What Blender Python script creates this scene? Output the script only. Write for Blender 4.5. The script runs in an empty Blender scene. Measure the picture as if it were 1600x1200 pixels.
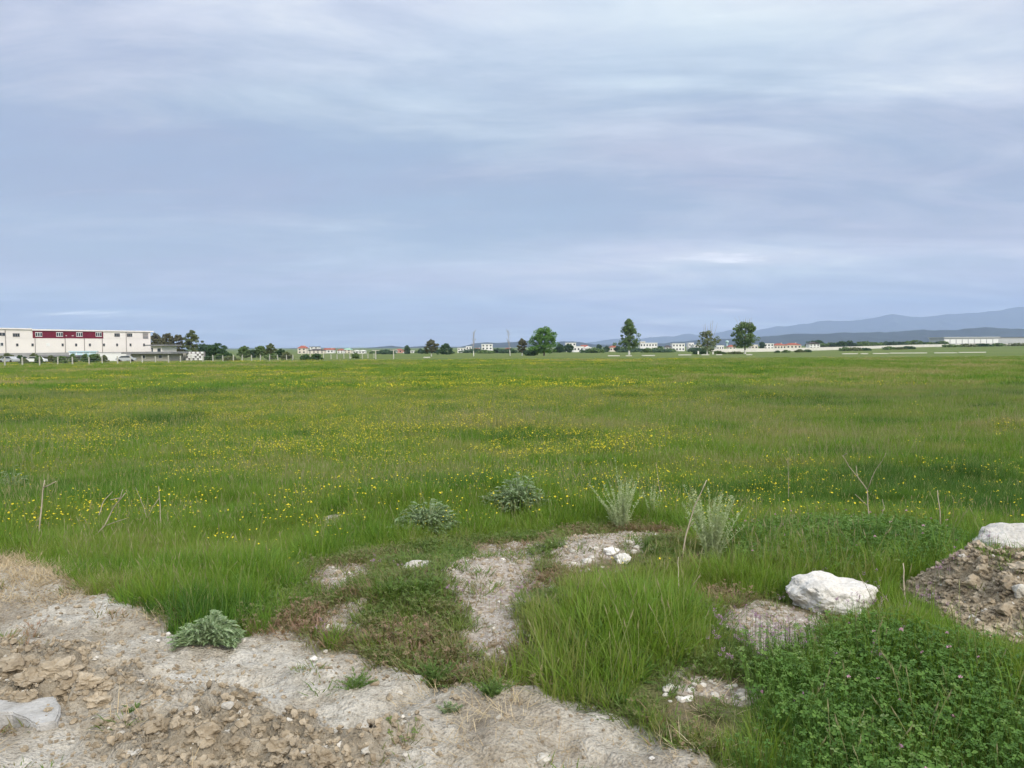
import bpy, math, random
import numpy as np
from mathutils import Matrix, Vector, Euler

random.seed(7)
rng = np.random.default_rng(11)
sc = bpy.context.scene
col = sc.collection

# ------------------------------------------------------------------ camera
F = 1202.0                       # focal length in pixels of the 1600 x 1200 photograph
EYE = Vector((0.0, 0.0, 1.65))
PITCH = math.atan(59 / F)
ROLL = -0.00625
CR = (Matrix.Rotation(math.pi / 2 - PITCH, 3, 'X') @ Matrix.Rotation(ROLL, 3, 'Z'))
cam = bpy.data.cameras.new('camera')
cam.sensor_width = 36.0
cam.lens = 36.0 * F / 1600.0
cam.clip_start = 0.05
cam.clip_end = 60000
camo = bpy.data.objects.new('camera', cam)
camo.matrix_world = Matrix.Translation(EYE) @ CR.to_4x4()
col.objects.link(camo)
sc.camera = camo

# ------------------------------------------------------------------ world, sun, exposure
SUN_EL, SUN_AZ = math.radians(34), math.radians(152)     # azimuth clockwise from +Y
w = bpy.data.worlds.new('World'); sc.world = w
w.use_nodes = True
nt = w.node_tree; nt.nodes.clear()
def N(nt, t, **kw):
    n = nt.nodes.new(t)
    for k, v in kw.items():
        if k == 'inp':
            for i, x in v.items(): n.inputs[i].default_value = x
        else: setattr(n, k, v)
    return n
def L(nt, a, b): nt.links.new(a, b)
def mathn(nt, op, a, b=None, c=None, clamp=False):
    n = N(nt, 'ShaderNodeMath', operation=op, use_clamp=clamp)
    for i, v in enumerate((a, b, c)):
        if v is None: continue
        if isinstance(v, (int, float)): n.inputs[i].default_value = v
        else: L(nt, v, n.inputs[i])
    return n.outputs[0]
def ramp(nt, fac, stops):
    n = N(nt, 'ShaderNodeValToRGB')
    e = n.color_ramp.elements
    while len(e) < len(stops): e.new(0.5)
    for i, (p, c) in enumerate(stops):
        e[i].position = p; e[i].color = (*c, 1) if len(c) == 3 else c
    if fac is not None: L(nt, fac, n.inputs[0])
    return n.outputs[0]
def mix(nt, fac, a, b, blend='MIX'):
    n = N(nt, 'ShaderNodeMix', data_type='RGBA', blend_type=blend)
    for s, v in ((n.inputs[0], fac), (n.inputs[6], a), (n.inputs[7], b)):
        if isinstance(v, (int, float)): s.default_value = v
        elif isinstance(v, tuple): s.default_value = (*v, 1) if len(v) == 3 else v
        else: L(nt, v, s)
    return n.outputs[2]
def noise(nt, vec, scale, detail=4, rough=.55, dist=0.0, out=0):
    n = N(nt, 'ShaderNodeTexNoise', inp={'Scale': scale, 'Detail': detail, 'Roughness': rough, 'Distortion': dist})
    if vec is not None: L(nt, vec, n.inputs['Vector'])
    return n.outputs[out]

sky = N(nt, 'ShaderNodeTexSky', sky_type='NISHITA', sun_disc=False, sun_elevation=SUN_EL, sun_rotation=SUN_AZ)
sky.air_density = 1.3; sky.dust_density = 2.5
tc = N(nt, 'ShaderNodeTexCoord')
sep = N(nt, 'ShaderNodeSeparateXYZ'); L(nt, tc.outputs['Generated'], sep.inputs[0])
zc = mathn(nt, 'MAXIMUM', sep.outputs[2], 0.0)
den = mathn(nt, 'ADD', zc, 0.13)
com = N(nt, 'ShaderNodeCombineXYZ')
L(nt, mathn(nt, 'DIVIDE', sep.outputs[0], den), com.inputs[0])
L(nt, mathn(nt, 'DIVIDE', sep.outputs[1], den), com.inputs[1])
cv = com.outputs[0]
mp = N(nt, 'ShaderNodeMapping', inp={'Location': (3.7, 1.3, 0), 'Rotation': (0, 0, .3), 'Scale': (.6, 1.0, 1)}); L(nt, cv, mp.inputs[0])
n1 = noise(nt, mp.outputs[0], .55, 4, .5, .4)                       # broad light and dark areas
mp2 = N(nt, 'ShaderNodeMapping', inp={'Location': (1.1, 5.2, 0), 'Rotation': (0, 0, -.25), 'Scale': (.62, 1.25, 1)}); L(nt, cv, mp2.inputs[0])
n2 = noise(nt, mp2.outputs[0], 1.5, 7, .62, .8)                     # streaks
n3 = noise(nt, mp.outputs[0], 5.0, 4, .6, .3)
elev = N(nt, 'ShaderNodeMapRange', interpolation_type='SMOOTHSTEP', inp={1: .12, 2: .44, 3: 0., 4: 1.}); L(nt, zc, elev.inputs[0])
side = N(nt, 'ShaderNodeMapRange', interpolation_type='SMOOTHSTEP', inp={1: -.5, 2: .6, 3: -.06, 4: .09}); L(nt, sep.outputs[0], side.inputs[0])
hor = N(nt, 'ShaderNodeMapRange', interpolation_type='SMOOTHSTEP', inp={1: .02, 2: .22, 3: .50, 4: 0.}); L(nt, zc, hor.inputs[0])
b = mathn(nt, 'MULTIPLY_ADD', n1, .75, -.14)
b = mathn(nt, 'ADD', b, mathn(nt, 'MULTIPLY', mathn(nt, 'SUBTRACT', n2, .5), 1.45))
b = mathn(nt, 'ADD', b, mathn(nt, 'MULTIPLY', mathn(nt, 'SUBTRACT', n3, .5), .42))
b = mathn(nt, 'ADD', b, mathn(nt, 'MULTIPLY', elev.outputs[0], .58))
zb = N(nt, 'ShaderNodeMapRange', interpolation_type='SMOOTHSTEP', inp={1: .38, 2: .9, 3: 0., 4: .45}); L(nt, zc, zb.inputs[0])
b = mathn(nt, 'ADD', b, zb.outputs[0])
b = mathn(nt, 'ADD', b, side.outputs[0]); b = mathn(nt, 'ADD', b, hor.outputs[0])
b = mathn(nt, 'MINIMUM', mathn(nt, 'MULTIPLY', b, .74), .78)
# cloud features seen in the picture, kept at their place in the sky (direction x/y, z/y)
fy = mathn(nt, 'MAXIMUM', sep.outputs[1], .02)
uu = mathn(nt, 'DIVIDE', sep.outputs[0], fy); vv = mathn(nt, 'DIVIDE', sep.outputs[2], fy)
wob = mathn(nt, 'MULTIPLY', mathn(nt, 'SUBTRACT', noise(nt, mp2.outputs[0], 2.2, 6, .65, .5), .5), 3.2)
front = mathn(nt, 'GREATER_THAN', sep.outputs[1], .05)
for px_, py_, hw, hh_, st_ in ((165, 491, 110, 6, .65), (1120, 388, 190, 22, .11), (880, 412, 330, 22, .13), (1090, 486, 170, 4, .16), (1150, 470, 150, 5, .12), (1010, 128, 90, 10, .14), (1440, 150, 190, 16, .14), (300, 262, 520, 95, -.15), (1050, 25, 260, 50, .08), (860, 300, 260, 60, -.08), (60, 330, 160, 14, .09)):
    r_ = CR @ Vector(((px_ - 800) / F, -(py_ - 600) / F, -1.0))
    du = mathn(nt, 'DIVIDE', mathn(nt, 'SUBTRACT', uu, r_.x / r_.y), hw / F); dv = mathn(nt, 'DIVIDE', mathn(nt, 'SUBTRACT', vv, r_.z / r_.y), hh_ / F)
    dd = mathn(nt, 'ADD', mathn(nt, 'MULTIPLY', du, du), mathn(nt, 'MULTIPLY', dv, dv))
    gs = mathn(nt, 'POWER', 2.718, mathn(nt, 'MULTIPLY', mathn(nt, 'MAXIMUM', mathn(nt, 'ADD', dd, wob), 0.0), -1.0))
    b = mathn(nt, 'ADD', b, mathn(nt, 'MULTIPLY', mathn(nt, 'MULTIPLY', gs, st_), front))
cc = ramp(nt, b, [(0.0, (.182, .208, .290)), (.20, (.206, .233, .312)), (.38, (.272, .296, .362)), (.55, (.342, .366, .424)), (.76, (.445, .460, .482)), (1.0, (1.0, .95, .93))])
# an overcast sky keeps brightening towards the zenith
zen = N(nt, 'ShaderNodeMapRange', interpolation_type='SMOOTHSTEP', inp={1: .30, 2: 1.0, 3: 1.0, 4: 1.7}); L(nt, zc, zen.inputs[0])
zs = N(nt, 'ShaderNodeVectorMath', operation='SCALE'); L(nt, cc, zs.inputs[0]); L(nt, zen.outputs[0], zs.inputs['Scale']); cc = zs.outputs[0]
# faint warm / cool variation through the cloud deck
hue = noise(nt, mp2.outputs[0], .8, 2, .5)
hc = ramp(nt, hue, [(.35, (.95, 1.03, 1.02)), (.65, (1.05, .985, 1.0))])
cc = mix(nt, 1.0, cc, hc, 'MULTIPLY')
# a little clear blue shows through the thinner places
thin = ramp(nt, n2, [(.30, (.22, .22, .22)), (.62, (.03, .03, .03))])
SKY_STR = 0.1
sc10 = N(nt, 'ShaderNodeVectorMath', operation='SCALE', inp={'Scale': 1.0 / SKY_STR}); L(nt, cc, sc10.inputs[0])
fin = mix(nt, thin, sc10.outputs[0], sky.outputs[0])
bg = N(nt, 'ShaderNodeBackground', inp={'Strength': SKY_STR}); L(nt, fin, bg.inputs[0])
wo = N(nt, 'ShaderNodeOutputWorld'); L(nt, bg.outputs[0], wo.inputs[0])

sun = bpy.data.lights.new('sun', 'SUN')
sun.energy = 1.5; sun.angle = math.radians(25); sun.color = (1.0, .93, .82)
suno = bpy.data.objects.new('sun', sun)
sd = Vector((math.sin(SUN_AZ) * math.cos(SUN_EL), math.cos(SUN_AZ) * math.cos(SUN_EL), math.sin(SUN_EL)))
suno.rotation_euler = sd.to_track_quat('Z', 'Y').to_euler()
suno.location = (0, -10, 30)
col.objects.link(suno)

sc.view_settings.view_transform = 'Standard'
sc.view_settings.look = 'None'
sc.view_settings.exposure = 1.0
sc.view_settings.gamma = 1.0
sc.view_settings.use_curve_mapping = False
sc.render.engine = 'CYCLES'
cy = sc.cycles
cy.use_denoising = True
cy.denoiser = 'OPENIMAGEDENOISE'
cy.denoising_prefilter = 'ACCURATE'
cy.max_bounces = 4; cy.diffuse_bounces = 2; cy.glossy_bounces = 2; cy.transmission_bounces = 3
cy.volume_bounces = 2; cy.transparent_max_bounces = 4
cy.use_adaptive_sampling = True; cy.adaptive_threshold = 0.025

# ------------------------------------------------------------------ helpers
def tag(o, label=None, cat=None, group=None, kind=None):
    if label: o['label'] = label
    if cat: o['category'] = cat
    if group: o['group'] = group
    if kind: o['kind'] = kind
    return o
class MB:
    """collects shapes; build() links them as one mesh object"""
    def __init__(s): s.v = []; s.f = []; s.m = []
    def add(s, vs, fs, mi=0):
        o = len(s.v); s.v.extend([tuple(p) for p in vs])
        for f in fs: s.f.append([o + i for i in f]); s.m.append(mi)
    def box(s, a, b_, mi=0):
        x0, y0, z0 = a; x1, y1, z1 = b_
        s.add([(x0,y0,z0),(x1,y0,z0),(x1,y1,z0),(x0,y1,z0),(x0,y0,z1),(x1,y0,z1),(x1,y1,z1),(x0,y1,z1)],
              [(0,3,2,1),(4,5,6,7),(0,1,5,4),(1,2,6,5),(2,3,7,6),(3,0,4,7)], mi)
    def tube(s, pts, rad, n=6, mi=0, cap=True):
        pts = [Vector(p) for p in pts]
        if isinstance(rad, (int, float)): rad = [rad] * len(pts)
        vs = []; fs = []
        for i, p in enumerate(pts):
            t = (pts[min(i+1, len(pts)-1)] - pts[max(i-1, 0)])
            if t.length < 1e-9: t = Vector((0, 0, 1))
            t.normalize()
            a = t.orthogonal().normalized() if abs(t.z) < .99 else Vector((1, 0, 0))
            a = (a - t * a.dot(t)).normalized(); c = t.cross(a)
            for k in range(n):
                th = 2 * math.pi * k / n
                vs.append(p + (a * math.cos(th) + c * math.sin(th)) * rad[i])
        for i in range(len(pts) - 1):
            for k in range(n):
                fs.append((i*n+k, i*n+(k+1) % n, (i+1)*n+(k+1) % n, (i+1)*n+k))
        if cap:
            fs.append(tuple(range(n-1, -1, -1))); fs.append(tuple((len(pts)-1)*n + k for k in range(n)))
        s.add(vs, fs, mi)
    def mesh(s, name, mats):
        me = bpy.data.meshes.new(name)
        me.from_pydata(s.v, [], s.f)
        for m in (mats if isinstance(mats, (list, tuple)) else [mats]): me.materials.append(m)
        if len(set(s.m)) > 1 or (s.m and s.m[0]): me.polygons.foreach_set('material_index', s.m)
        me.update()
        return me
    def build(s, name, mats, parent=None, smooth=False, loc=None):
        me = s.mesh(name, mats)
        if smooth: me.polygons.foreach_set('use_smooth', [True] * len(me.polygons))
        return link(name, me, parent, loc)
def link(name, me, parent=None, loc=None, coll=None):
    o = bpy.data.objects.new(name, me); (coll or col).objects.link(o)
    if parent: o.parent = parent
    if loc is not None: o.location = loc
    return o
def empty(name, loc, rz=0, **kw):
    o = bpy.data.objects.new(name, None); col.objects.link(o)
    o.location = loc; o.rotation_euler = (0, 0, rz); o.empty_display_size = .3
    return tag(o, **kw)

def mat(name, build):
    m = bpy.data.materials.new(name); m.use_nodes = True
    t = m.node_tree; t.nodes.clear()
    out = N(t, 'ShaderNodeOutputMaterial')
    L(t, build(t), out.inputs[0])
    return m
def principled(t, color, rough=.8, spec=.3, bump=None, bstr=.3, bdist=.02, metal=0):
    p = N(t, 'ShaderNodeBsdfPrincipled', inp={'Roughness': rough, 'Specular IOR Level': spec, 'Metallic': metal})
    if isinstance(color, tuple): p.inputs['Base Color'].default_value = (*color, 1)
    else: L(t, color, p.inputs['Base Color'])
    if bump is not None:
        bn = N(t, 'ShaderNodeBump', inp={'Strength': bstr, 'Distance': bdist}); L(t, bump, bn.inputs['Height'])
        L(t, bn.outputs[0], p.inputs['Normal'])
    return p.outputs[0]
def paint(name, c, var=.12, scale=.6, rough=.7, spec=.3, metal=0):
    """plain painted or rendered surface with light weathering"""
    def bld(t):
        g = N(t, 'ShaderNodeNewGeometry')
        n = noise(t, g.outputs['Position'], scale, 5, .6)
        cr = ramp(t, n, [(.3, tuple(x * (1 - var) for x in c)), (.7, tuple(min(1, x * (1 + var * .4)) for x in c))])
        return principled(t, cr, rough, spec, metal=metal)
    return mat(name, bld)
def leafmat(name, stops, trans=.3, attr=True, rough=.55):
    """foliage: colour from the per-instance tint (or the leaf itself), with light passing through"""
    def bld(t):
        oi = N(t, 'ShaderNodeObjectInfo')
        if attr:
            a = N(t, 'ShaderNodeAttribute', attribute_type='INSTANCER', attribute_name='tint'); fac = a.outputs['Fac']
            g = N(t, 'ShaderNodeNewGeometry')
            fac = mathn(t, 'ADD', fac, mathn(t, 'MULTIPLY', mathn(t, 'SUBTRACT', g.outputs['Random Per Island'], .5), .34))
        else:
            g = N(t, 'ShaderNodeNewGeometry'); fac = g.outputs['Random Per Island']
        c = ramp(t, fac, stops)
        p = N(t, 'ShaderNodeBsdfPrincipled', inp={'Roughness': rough, 'Specular IOR Level': .25}); L(t, c, p.inputs['Base Color'])
        tr = N(t, 'ShaderNodeBsdfTranslucent'); L(t, mix(t, 1., c, (1.15, 1.1, .6), 'MULTIPLY'), tr.inputs[0])
        ms = N(t, 'ShaderNodeMixShader', inp={0: trans}); L(t, p.outputs[0], ms.inputs[1]); L(t, tr.outputs[0], ms.inputs[2])
        return ms.outputs[0]
    return mat(name, bld)

# numpy value noise
def _hash(ix, iy, seed):
    h = (ix.astype(np.int64) * 374761393 + iy.astype(np.int64) * 668265263 + seed * 974634721) & 0xffffffff
    h = ((h ^ (h >> 13)) * 1274126177) & 0xffffffff
    return ((h ^ (h >> 16)) & 0xffffff) / float(0xffffff)
def vnoise(x, y, seed=0):
    x = np.asarray(x, float); y = np.asarray(y, float)
    ix = np.floor(x); iy = np.floor(y); fx = x - ix; fy = y - iy
    fx = fx*fx*fx*(fx*(fx*6-15)+10); fy = fy*fy*fy*(fy*(fy*6-15)+10)
    a = _hash(ix, iy, seed); b_ = _hash(ix+1, iy, seed); c = _hash(ix, iy+1, seed); d = _hash(ix+1, iy+1, seed)
    return (a*(1-fx)+b_*fx)*(1-fy) + (c*(1-fx)+d*fx)*fy
def fbm(x, y, seed=0, octs=4, gain=.5):
    s = 0; amp = 1; tot = 0; x = np.asarray(x, float); y = np.asarray(y, float)
    for o in range(octs):
        s = s + amp * vnoise(x, y, seed + o * 17); tot += amp; amp *= gain
        x, y = x * 2.03 + 5.1, y * 2.03 + 1.7
    return s / tot
def sstep(a, b_, x):
    t = np.clip((x - a) / (b_ - a), 0, 1); return t * t * (3 - 2 * t)

# ------------------------------------------------------------------ pixel -> direction
def ray(px, py):
    return CR @ Vector(((px - 800) / F, -(py - 600) / F, -1.0))
def at(px, py, d):
    """point on a pixel's ray at a known distance (world y)"""
    r = ray(px, py); return EYE + r * (d / r.y)

# ------------------------------------------------------------------ terrain
PY = [-100, 0, 4.2, 5.5, 7, 9, 12, 20, 35, 60, 100, 130, 200, 250, 300, 500, 700, 1500, 4000, 20000]
PZ = [.05, 0, 0, -.06, -.18, -.34, -.50, -.74, -.95, -1.07, -1.15, -1.2, -1.52, -1.8, -2.1, -3.0, -3.9, -5.0, -6, -6]
def Z0(x, y):
    x = np.asarray(x, float); y = np.asarray(y, float)
    z = np.interp(y, PY, PZ)
    return z + 2.9 * sstep(120, 420, x) * sstep(300, 650, y) * (1 - sstep(2000, 4000, y))
def hit(px, py, fn):
    r = ray(px, py)
    ts = np.geomspace(1.0, 3000, 4000)
    xs = EYE.x + r.x * ts; ys = EYE.y + r.y * ts; zs = EYE.z + r.z * ts
    g = fn(xs, ys); i = int(np.argmax(zs < g))
    if i == 0: i = len(ts) - 1
    a = (zs[i-1] - g[i-1]); c = (g[i] - zs[i]); k = a / (a + c + 1e-12)
    t = ts[i-1] + (ts[i] - ts[i-1]) * k
    return Vector((EYE.x + r.x * t, EYE.y + r.y * t, EYE.z + r.z * t))
def poly(pts, extra=()):
    return np.array([tuple(hit(px, py, Z0))[:2] for px, py in pts] + list(extra))
def sdf(P, x, y):
    """signed distance to polygon, positive inside"""
    d = np.full(x.shape, 1e9); ins = np.zeros(x.shape, bool); n = len(P)
    for i in range(n):
        ax, ay = P[i]; bx, by = P[(i+1) % n]; ex, ey = bx-ax, by-ay
        t = np.clip(((x-ax)*ex + (y-ay)*ey) / (ex*ex+ey*ey+1e-12), 0, 1)
        d = np.minimum(d, np.hypot(x-ax-t*ex, y-ay-t*ey))
        c = ((ay > y) != (by > y)); ins ^= c & (x < (bx-ax)*(y-ay)/(by-ay+1e-12)+ax)
    return np.where(ins, d, -d)

ROAD = poly([(-500,885),(-120,872),(0,868),(60,878),(110,905),(150,932),(200,938),(250,958),(275,985),(300,1000),(400,992),(440,988),(470,1000),
             (540,1010),(590,1040),(640,1060),(700,1070),(760,1075),(820,1080),(880,1095),(930,1110),(1000,1132),(1060,1165),(1120,1190),(1170,1215)],
            [(1.1, 1.9), (2.5, 0.5), (6, -8), (-40, -8), (-40, 5.5)])
GRAV = [poly(p) for p in (
    [(485,905),(520,880),(590,880),(600,895),(560,915),(535,935),(500,930)],
    [(505,960),(545,955),(560,1000),(530,1005)],
    [(700,880),(760,850),(850,845),(850,900),(835,950),(805,1010),(790,1050),(730,1050),(725,990),(705,930)],
    [(870,870),(900,850),(980,835),(1040,840),(1010,880),(900,905),(850,900)],
    [(1150,965),(1200,950),(1290,965),(1270,1000),(1200,1020),(1150,1015)],
    [(1030,1068),(1100,1056),(1170,1080),(1160,1102),(1060,1098)],
    [(490,815),(530,808),(545,826),(500,835)])]
HEAP = poly([(1400,915),(1470,896),(1530,880),(1600,872),(1750,860),(1760,1010),(1600,1010),(1530,992),(1460,950)])
SPARSE = [poly(p) for p in (
    [(430,975),(470,890),(560,858),(700,846),(850,836),(1000,822),(1080,842),(1050,890),(900,908),(850,935),(800,1015),(790,1080),(700,1075),(620,1058),(530,1012),(470,1000)],
    [(1110,935),(1160,940),(1290,950),(1290,1000),(1190,1050),(1160,1100),(1170,1190),(1060,1160),(960,1110),(1040,1060),(1130,1030)])]
CLOVER = [poly(p) for p in (
    [(1190,1075),(1290,1000),(1400,1010),(1500,1040),(1620,1110),(1750,1130),(1750,1400),(1180,1400),(1165,1180)],
    [(1150,905),(1150,855),(1300,832),(1420,838),(1500,868),(1480,892),(1400,905),(1250,905)])]
LUMPS = [poly(p) for p in ([(-300,1010),(0,1010),(100,1025),(200,1060),(330,1085),(300,1110),(120,1100),(60,1140),(-100,1150),(-300,1200)],
                           [(150,1150),(330,1110),(480,1130),(620,1160),(650,1230),(600,1400),(200,1400),(120,1230)])]
BUMPS = []
for px, py, r, h in ((770, 905, .55, .13), (630, 940, .40, .10), (930, 872, .55, .16), (1080, 870, .5, .06), (625, 812, .70, .20), (790, 800, .75, .18), (940, 985, .55, .10),
                     (1250, 870, 1.0, .05), (900, 1000, .6, .06)):
    p = hit(px, py, Z0); BUMPS.append((p.x, p.y, r, h))
HP = hit(1640, 945, Z0); HEAPC = [(HP.x, HP.y, .80, .20), (HP.x - .6, HP.y + .1, .5, .10)]

def masks(x, y):
    """road, gravel, heap, sparse, clover, lumps : 0..1 each"""
    x = np.asarray(x, float); y = np.asarray(y, float)
    out = np.zeros((7,) + x.shape)
    near = (np.abs(x) < 45) & (y < 16)
    if not near.any(): return out
    X, Y = x[near], y[near]
    e = (fbm(X*3.1, Y*3.1, 3, 4) - .5) * .34
    out[0][near] = sstep(-.05, .06, sdf(ROAD, X, Y) + e*.8 + (fbm(X*9, Y*9, 4, 3) - .5)*.22)
    g = np.zeros(X.shape)
    for P in GRAV: g = np.maximum(g, sstep(-.06, .10, sdf(P, X, Y) + .045 + e + (fbm(X*11, Y*11, 8, 3) - .5)*.16))
    out[1][near] = g
    out[2][near] = sstep(-.05, .06, sdf(HEAP, X, Y) + e*.5)
    out[6][near] = sstep(-.04, .42, sdf(HEAP, X, Y) + e*.4)
    s = np.zeros(X.shape)
    for P in SPARSE: s = np.maximum(s, sstep(-.24, .12, sdf(P, X, Y) + e*1.3))
    out[3][near] = s
    c = np.zeros(X.shape)
    for P in CLOVER: c = np.maximum(c, sstep(-.15, .15, sdf(P, X, Y) + e))
    out[4][near] = c
    l = np.zeros(X.shape)
    for P in LUMPS: l = np.maximum(l, sstep(-.12, .12, sdf(P, X, Y) + e*1.4))
    out[5][near] = l
    return out
def H(x, y, m=None):
    x = np.asarray(x, float); y = np.asarray(y, float)
    if m is None: m = masks(x, y)
    z = Z0(x, y)
    for bx, by, r, h in BUMPS: z = z + h * np.exp(-((x-bx)**2 + (y-by)**2) / (r*r))
    fade = np.clip(60 / np.maximum(np.hypot(x, y), 1), 0, 1)
    z = z + (fbm(x*.35, y*.35, 21, 3) - .5) * .22 * sstep(4, 12, y) * fade
    z = z + (fbm(x*1.3, y*1.3, 22, 3) - .5) * .07
    # disturbed soil: ledge at the grass edge, ruts and clods
    rd = m[0]
    rr = 1 - np.abs(2 * fbm(x*2.4 + .5*y, y*3.2, 5, 4) - 1)
    z = z + rd * (.012 + (fbm(x*2.2, y*2.9, 6, 5, .6) - .5) * .13 + (rr - .75) * .06 + (fbm(x*11, y*11, 9, 3) - .5) * .022)
    # wheel ruts running along the track and drying cracks
    al = x*.80 + y*.60; ac = -x*.60 + y*.80 + (fbm(x*.8, y*.8, 36, 2) - .5) * .35
    rut = np.exp(-((ac - 3.05)/.10)**2) + np.exp(-((ac - 2.15)/.12)**2) + .7*np.exp(-((ac - 3.9)/.08)**2)
    z = z - rd * rut * .055 * (.4 + .9*fbm(al*.9, ac, 37, 2))
    cr1 = np.abs(fbm(x*3.1, y*3.4, 38, 3) - .5); z = z - rd * .035 * np.exp(-(cr1/.012)**2) * sstep(.45, .6, fbm(x*.9, y*.9, 39, 2))
    bl = 1 - np.abs(2 * fbm(x*7.5, y*8.5, 31, 3, .6) - 1)
    z = z + m[5] * rd * ((bl - .6) * .16 + (vnoise(x*17, y*17, 33) - .5) * .05 + .02)
    z = z + m[1] * ((fbm(x*9, y*9, 41, 3) - .5) * .05)
    hp = 0
    for bx, by, r, h in HEAPC: hp = hp + h * np.exp(-((x-bx)**2 + (y-by)**2) / (r*r))
    z = z + hp * m[6] + m[6] * ((1 - np.abs(2*fbm(x*4.5, y*4.5, 51, 4, .6) - 1) - .55) * .22 + (vnoise(x*14, y*14, 53) - .5) * .04)
    return z
def h1(x, y): return float(H(np.array([x]), np.array([y]))[0])
def pix(px, py): return hit(px, py, H)

def axis(lo, hi, f0, f1, step, g):
    a = list(np.arange(f0, f1, step)); s = step; v = a[-1]
    while v < hi: s *= g; v += s; a.append(v)
    s = step; v = f0; pre = []
    while v > lo: s *= g; v -= s; pre.append(v)
    return np.array(pre[::-1] + a)
gx = axis(-16000, 16000, -4.6, 5.6, .026, 1.085)
gy = axis(-300, 18000, 1.9, 8.0, .026, 1.06)
GX, GY = np.meshgrid(gx, gy)
GM = masks(GX.ravel(), GY.ravel())
GZ = H(GX.ravel(), GY.ravel(), GM)
nx, ny = len(gx), len(gy)
me = bpy.data.meshes.new('ground')
co = np.stack([GX.ravel(), GY.ravel(), GZ], 1)
i0 = (np.arange(ny-1)[:, None] * nx + np.arange(nx-1)[None, :]).ravel()
fc = np.stack([i0, i0+1, i0+nx+1, i0+nx], 1)
me.vertices.add(len(co)); me.vertices.foreach_set('co', co.ravel())
me.loops.add(fc.size); me.loops.foreach_set('vertex_index', fc.ravel().astype(np.int32))
me.polygons.add(len(fc)); me.polygons.foreach_set('loop_start', np.arange(0, fc.size, 4, dtype=np.int32))
me.polygons.foreach_set('use_smooth', np.ones(len(fc), bool))
me.update(calc_edges=True); me.validate()
for nm, k in (('road', 0), ('gravel', 1), ('heap', 2), ('sparse', 3), ('lumps', 5)):
    a = me.attributes.new(nm, 'FLOAT', 'POINT'); a.data.foreach_set('value', GM[k])

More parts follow.
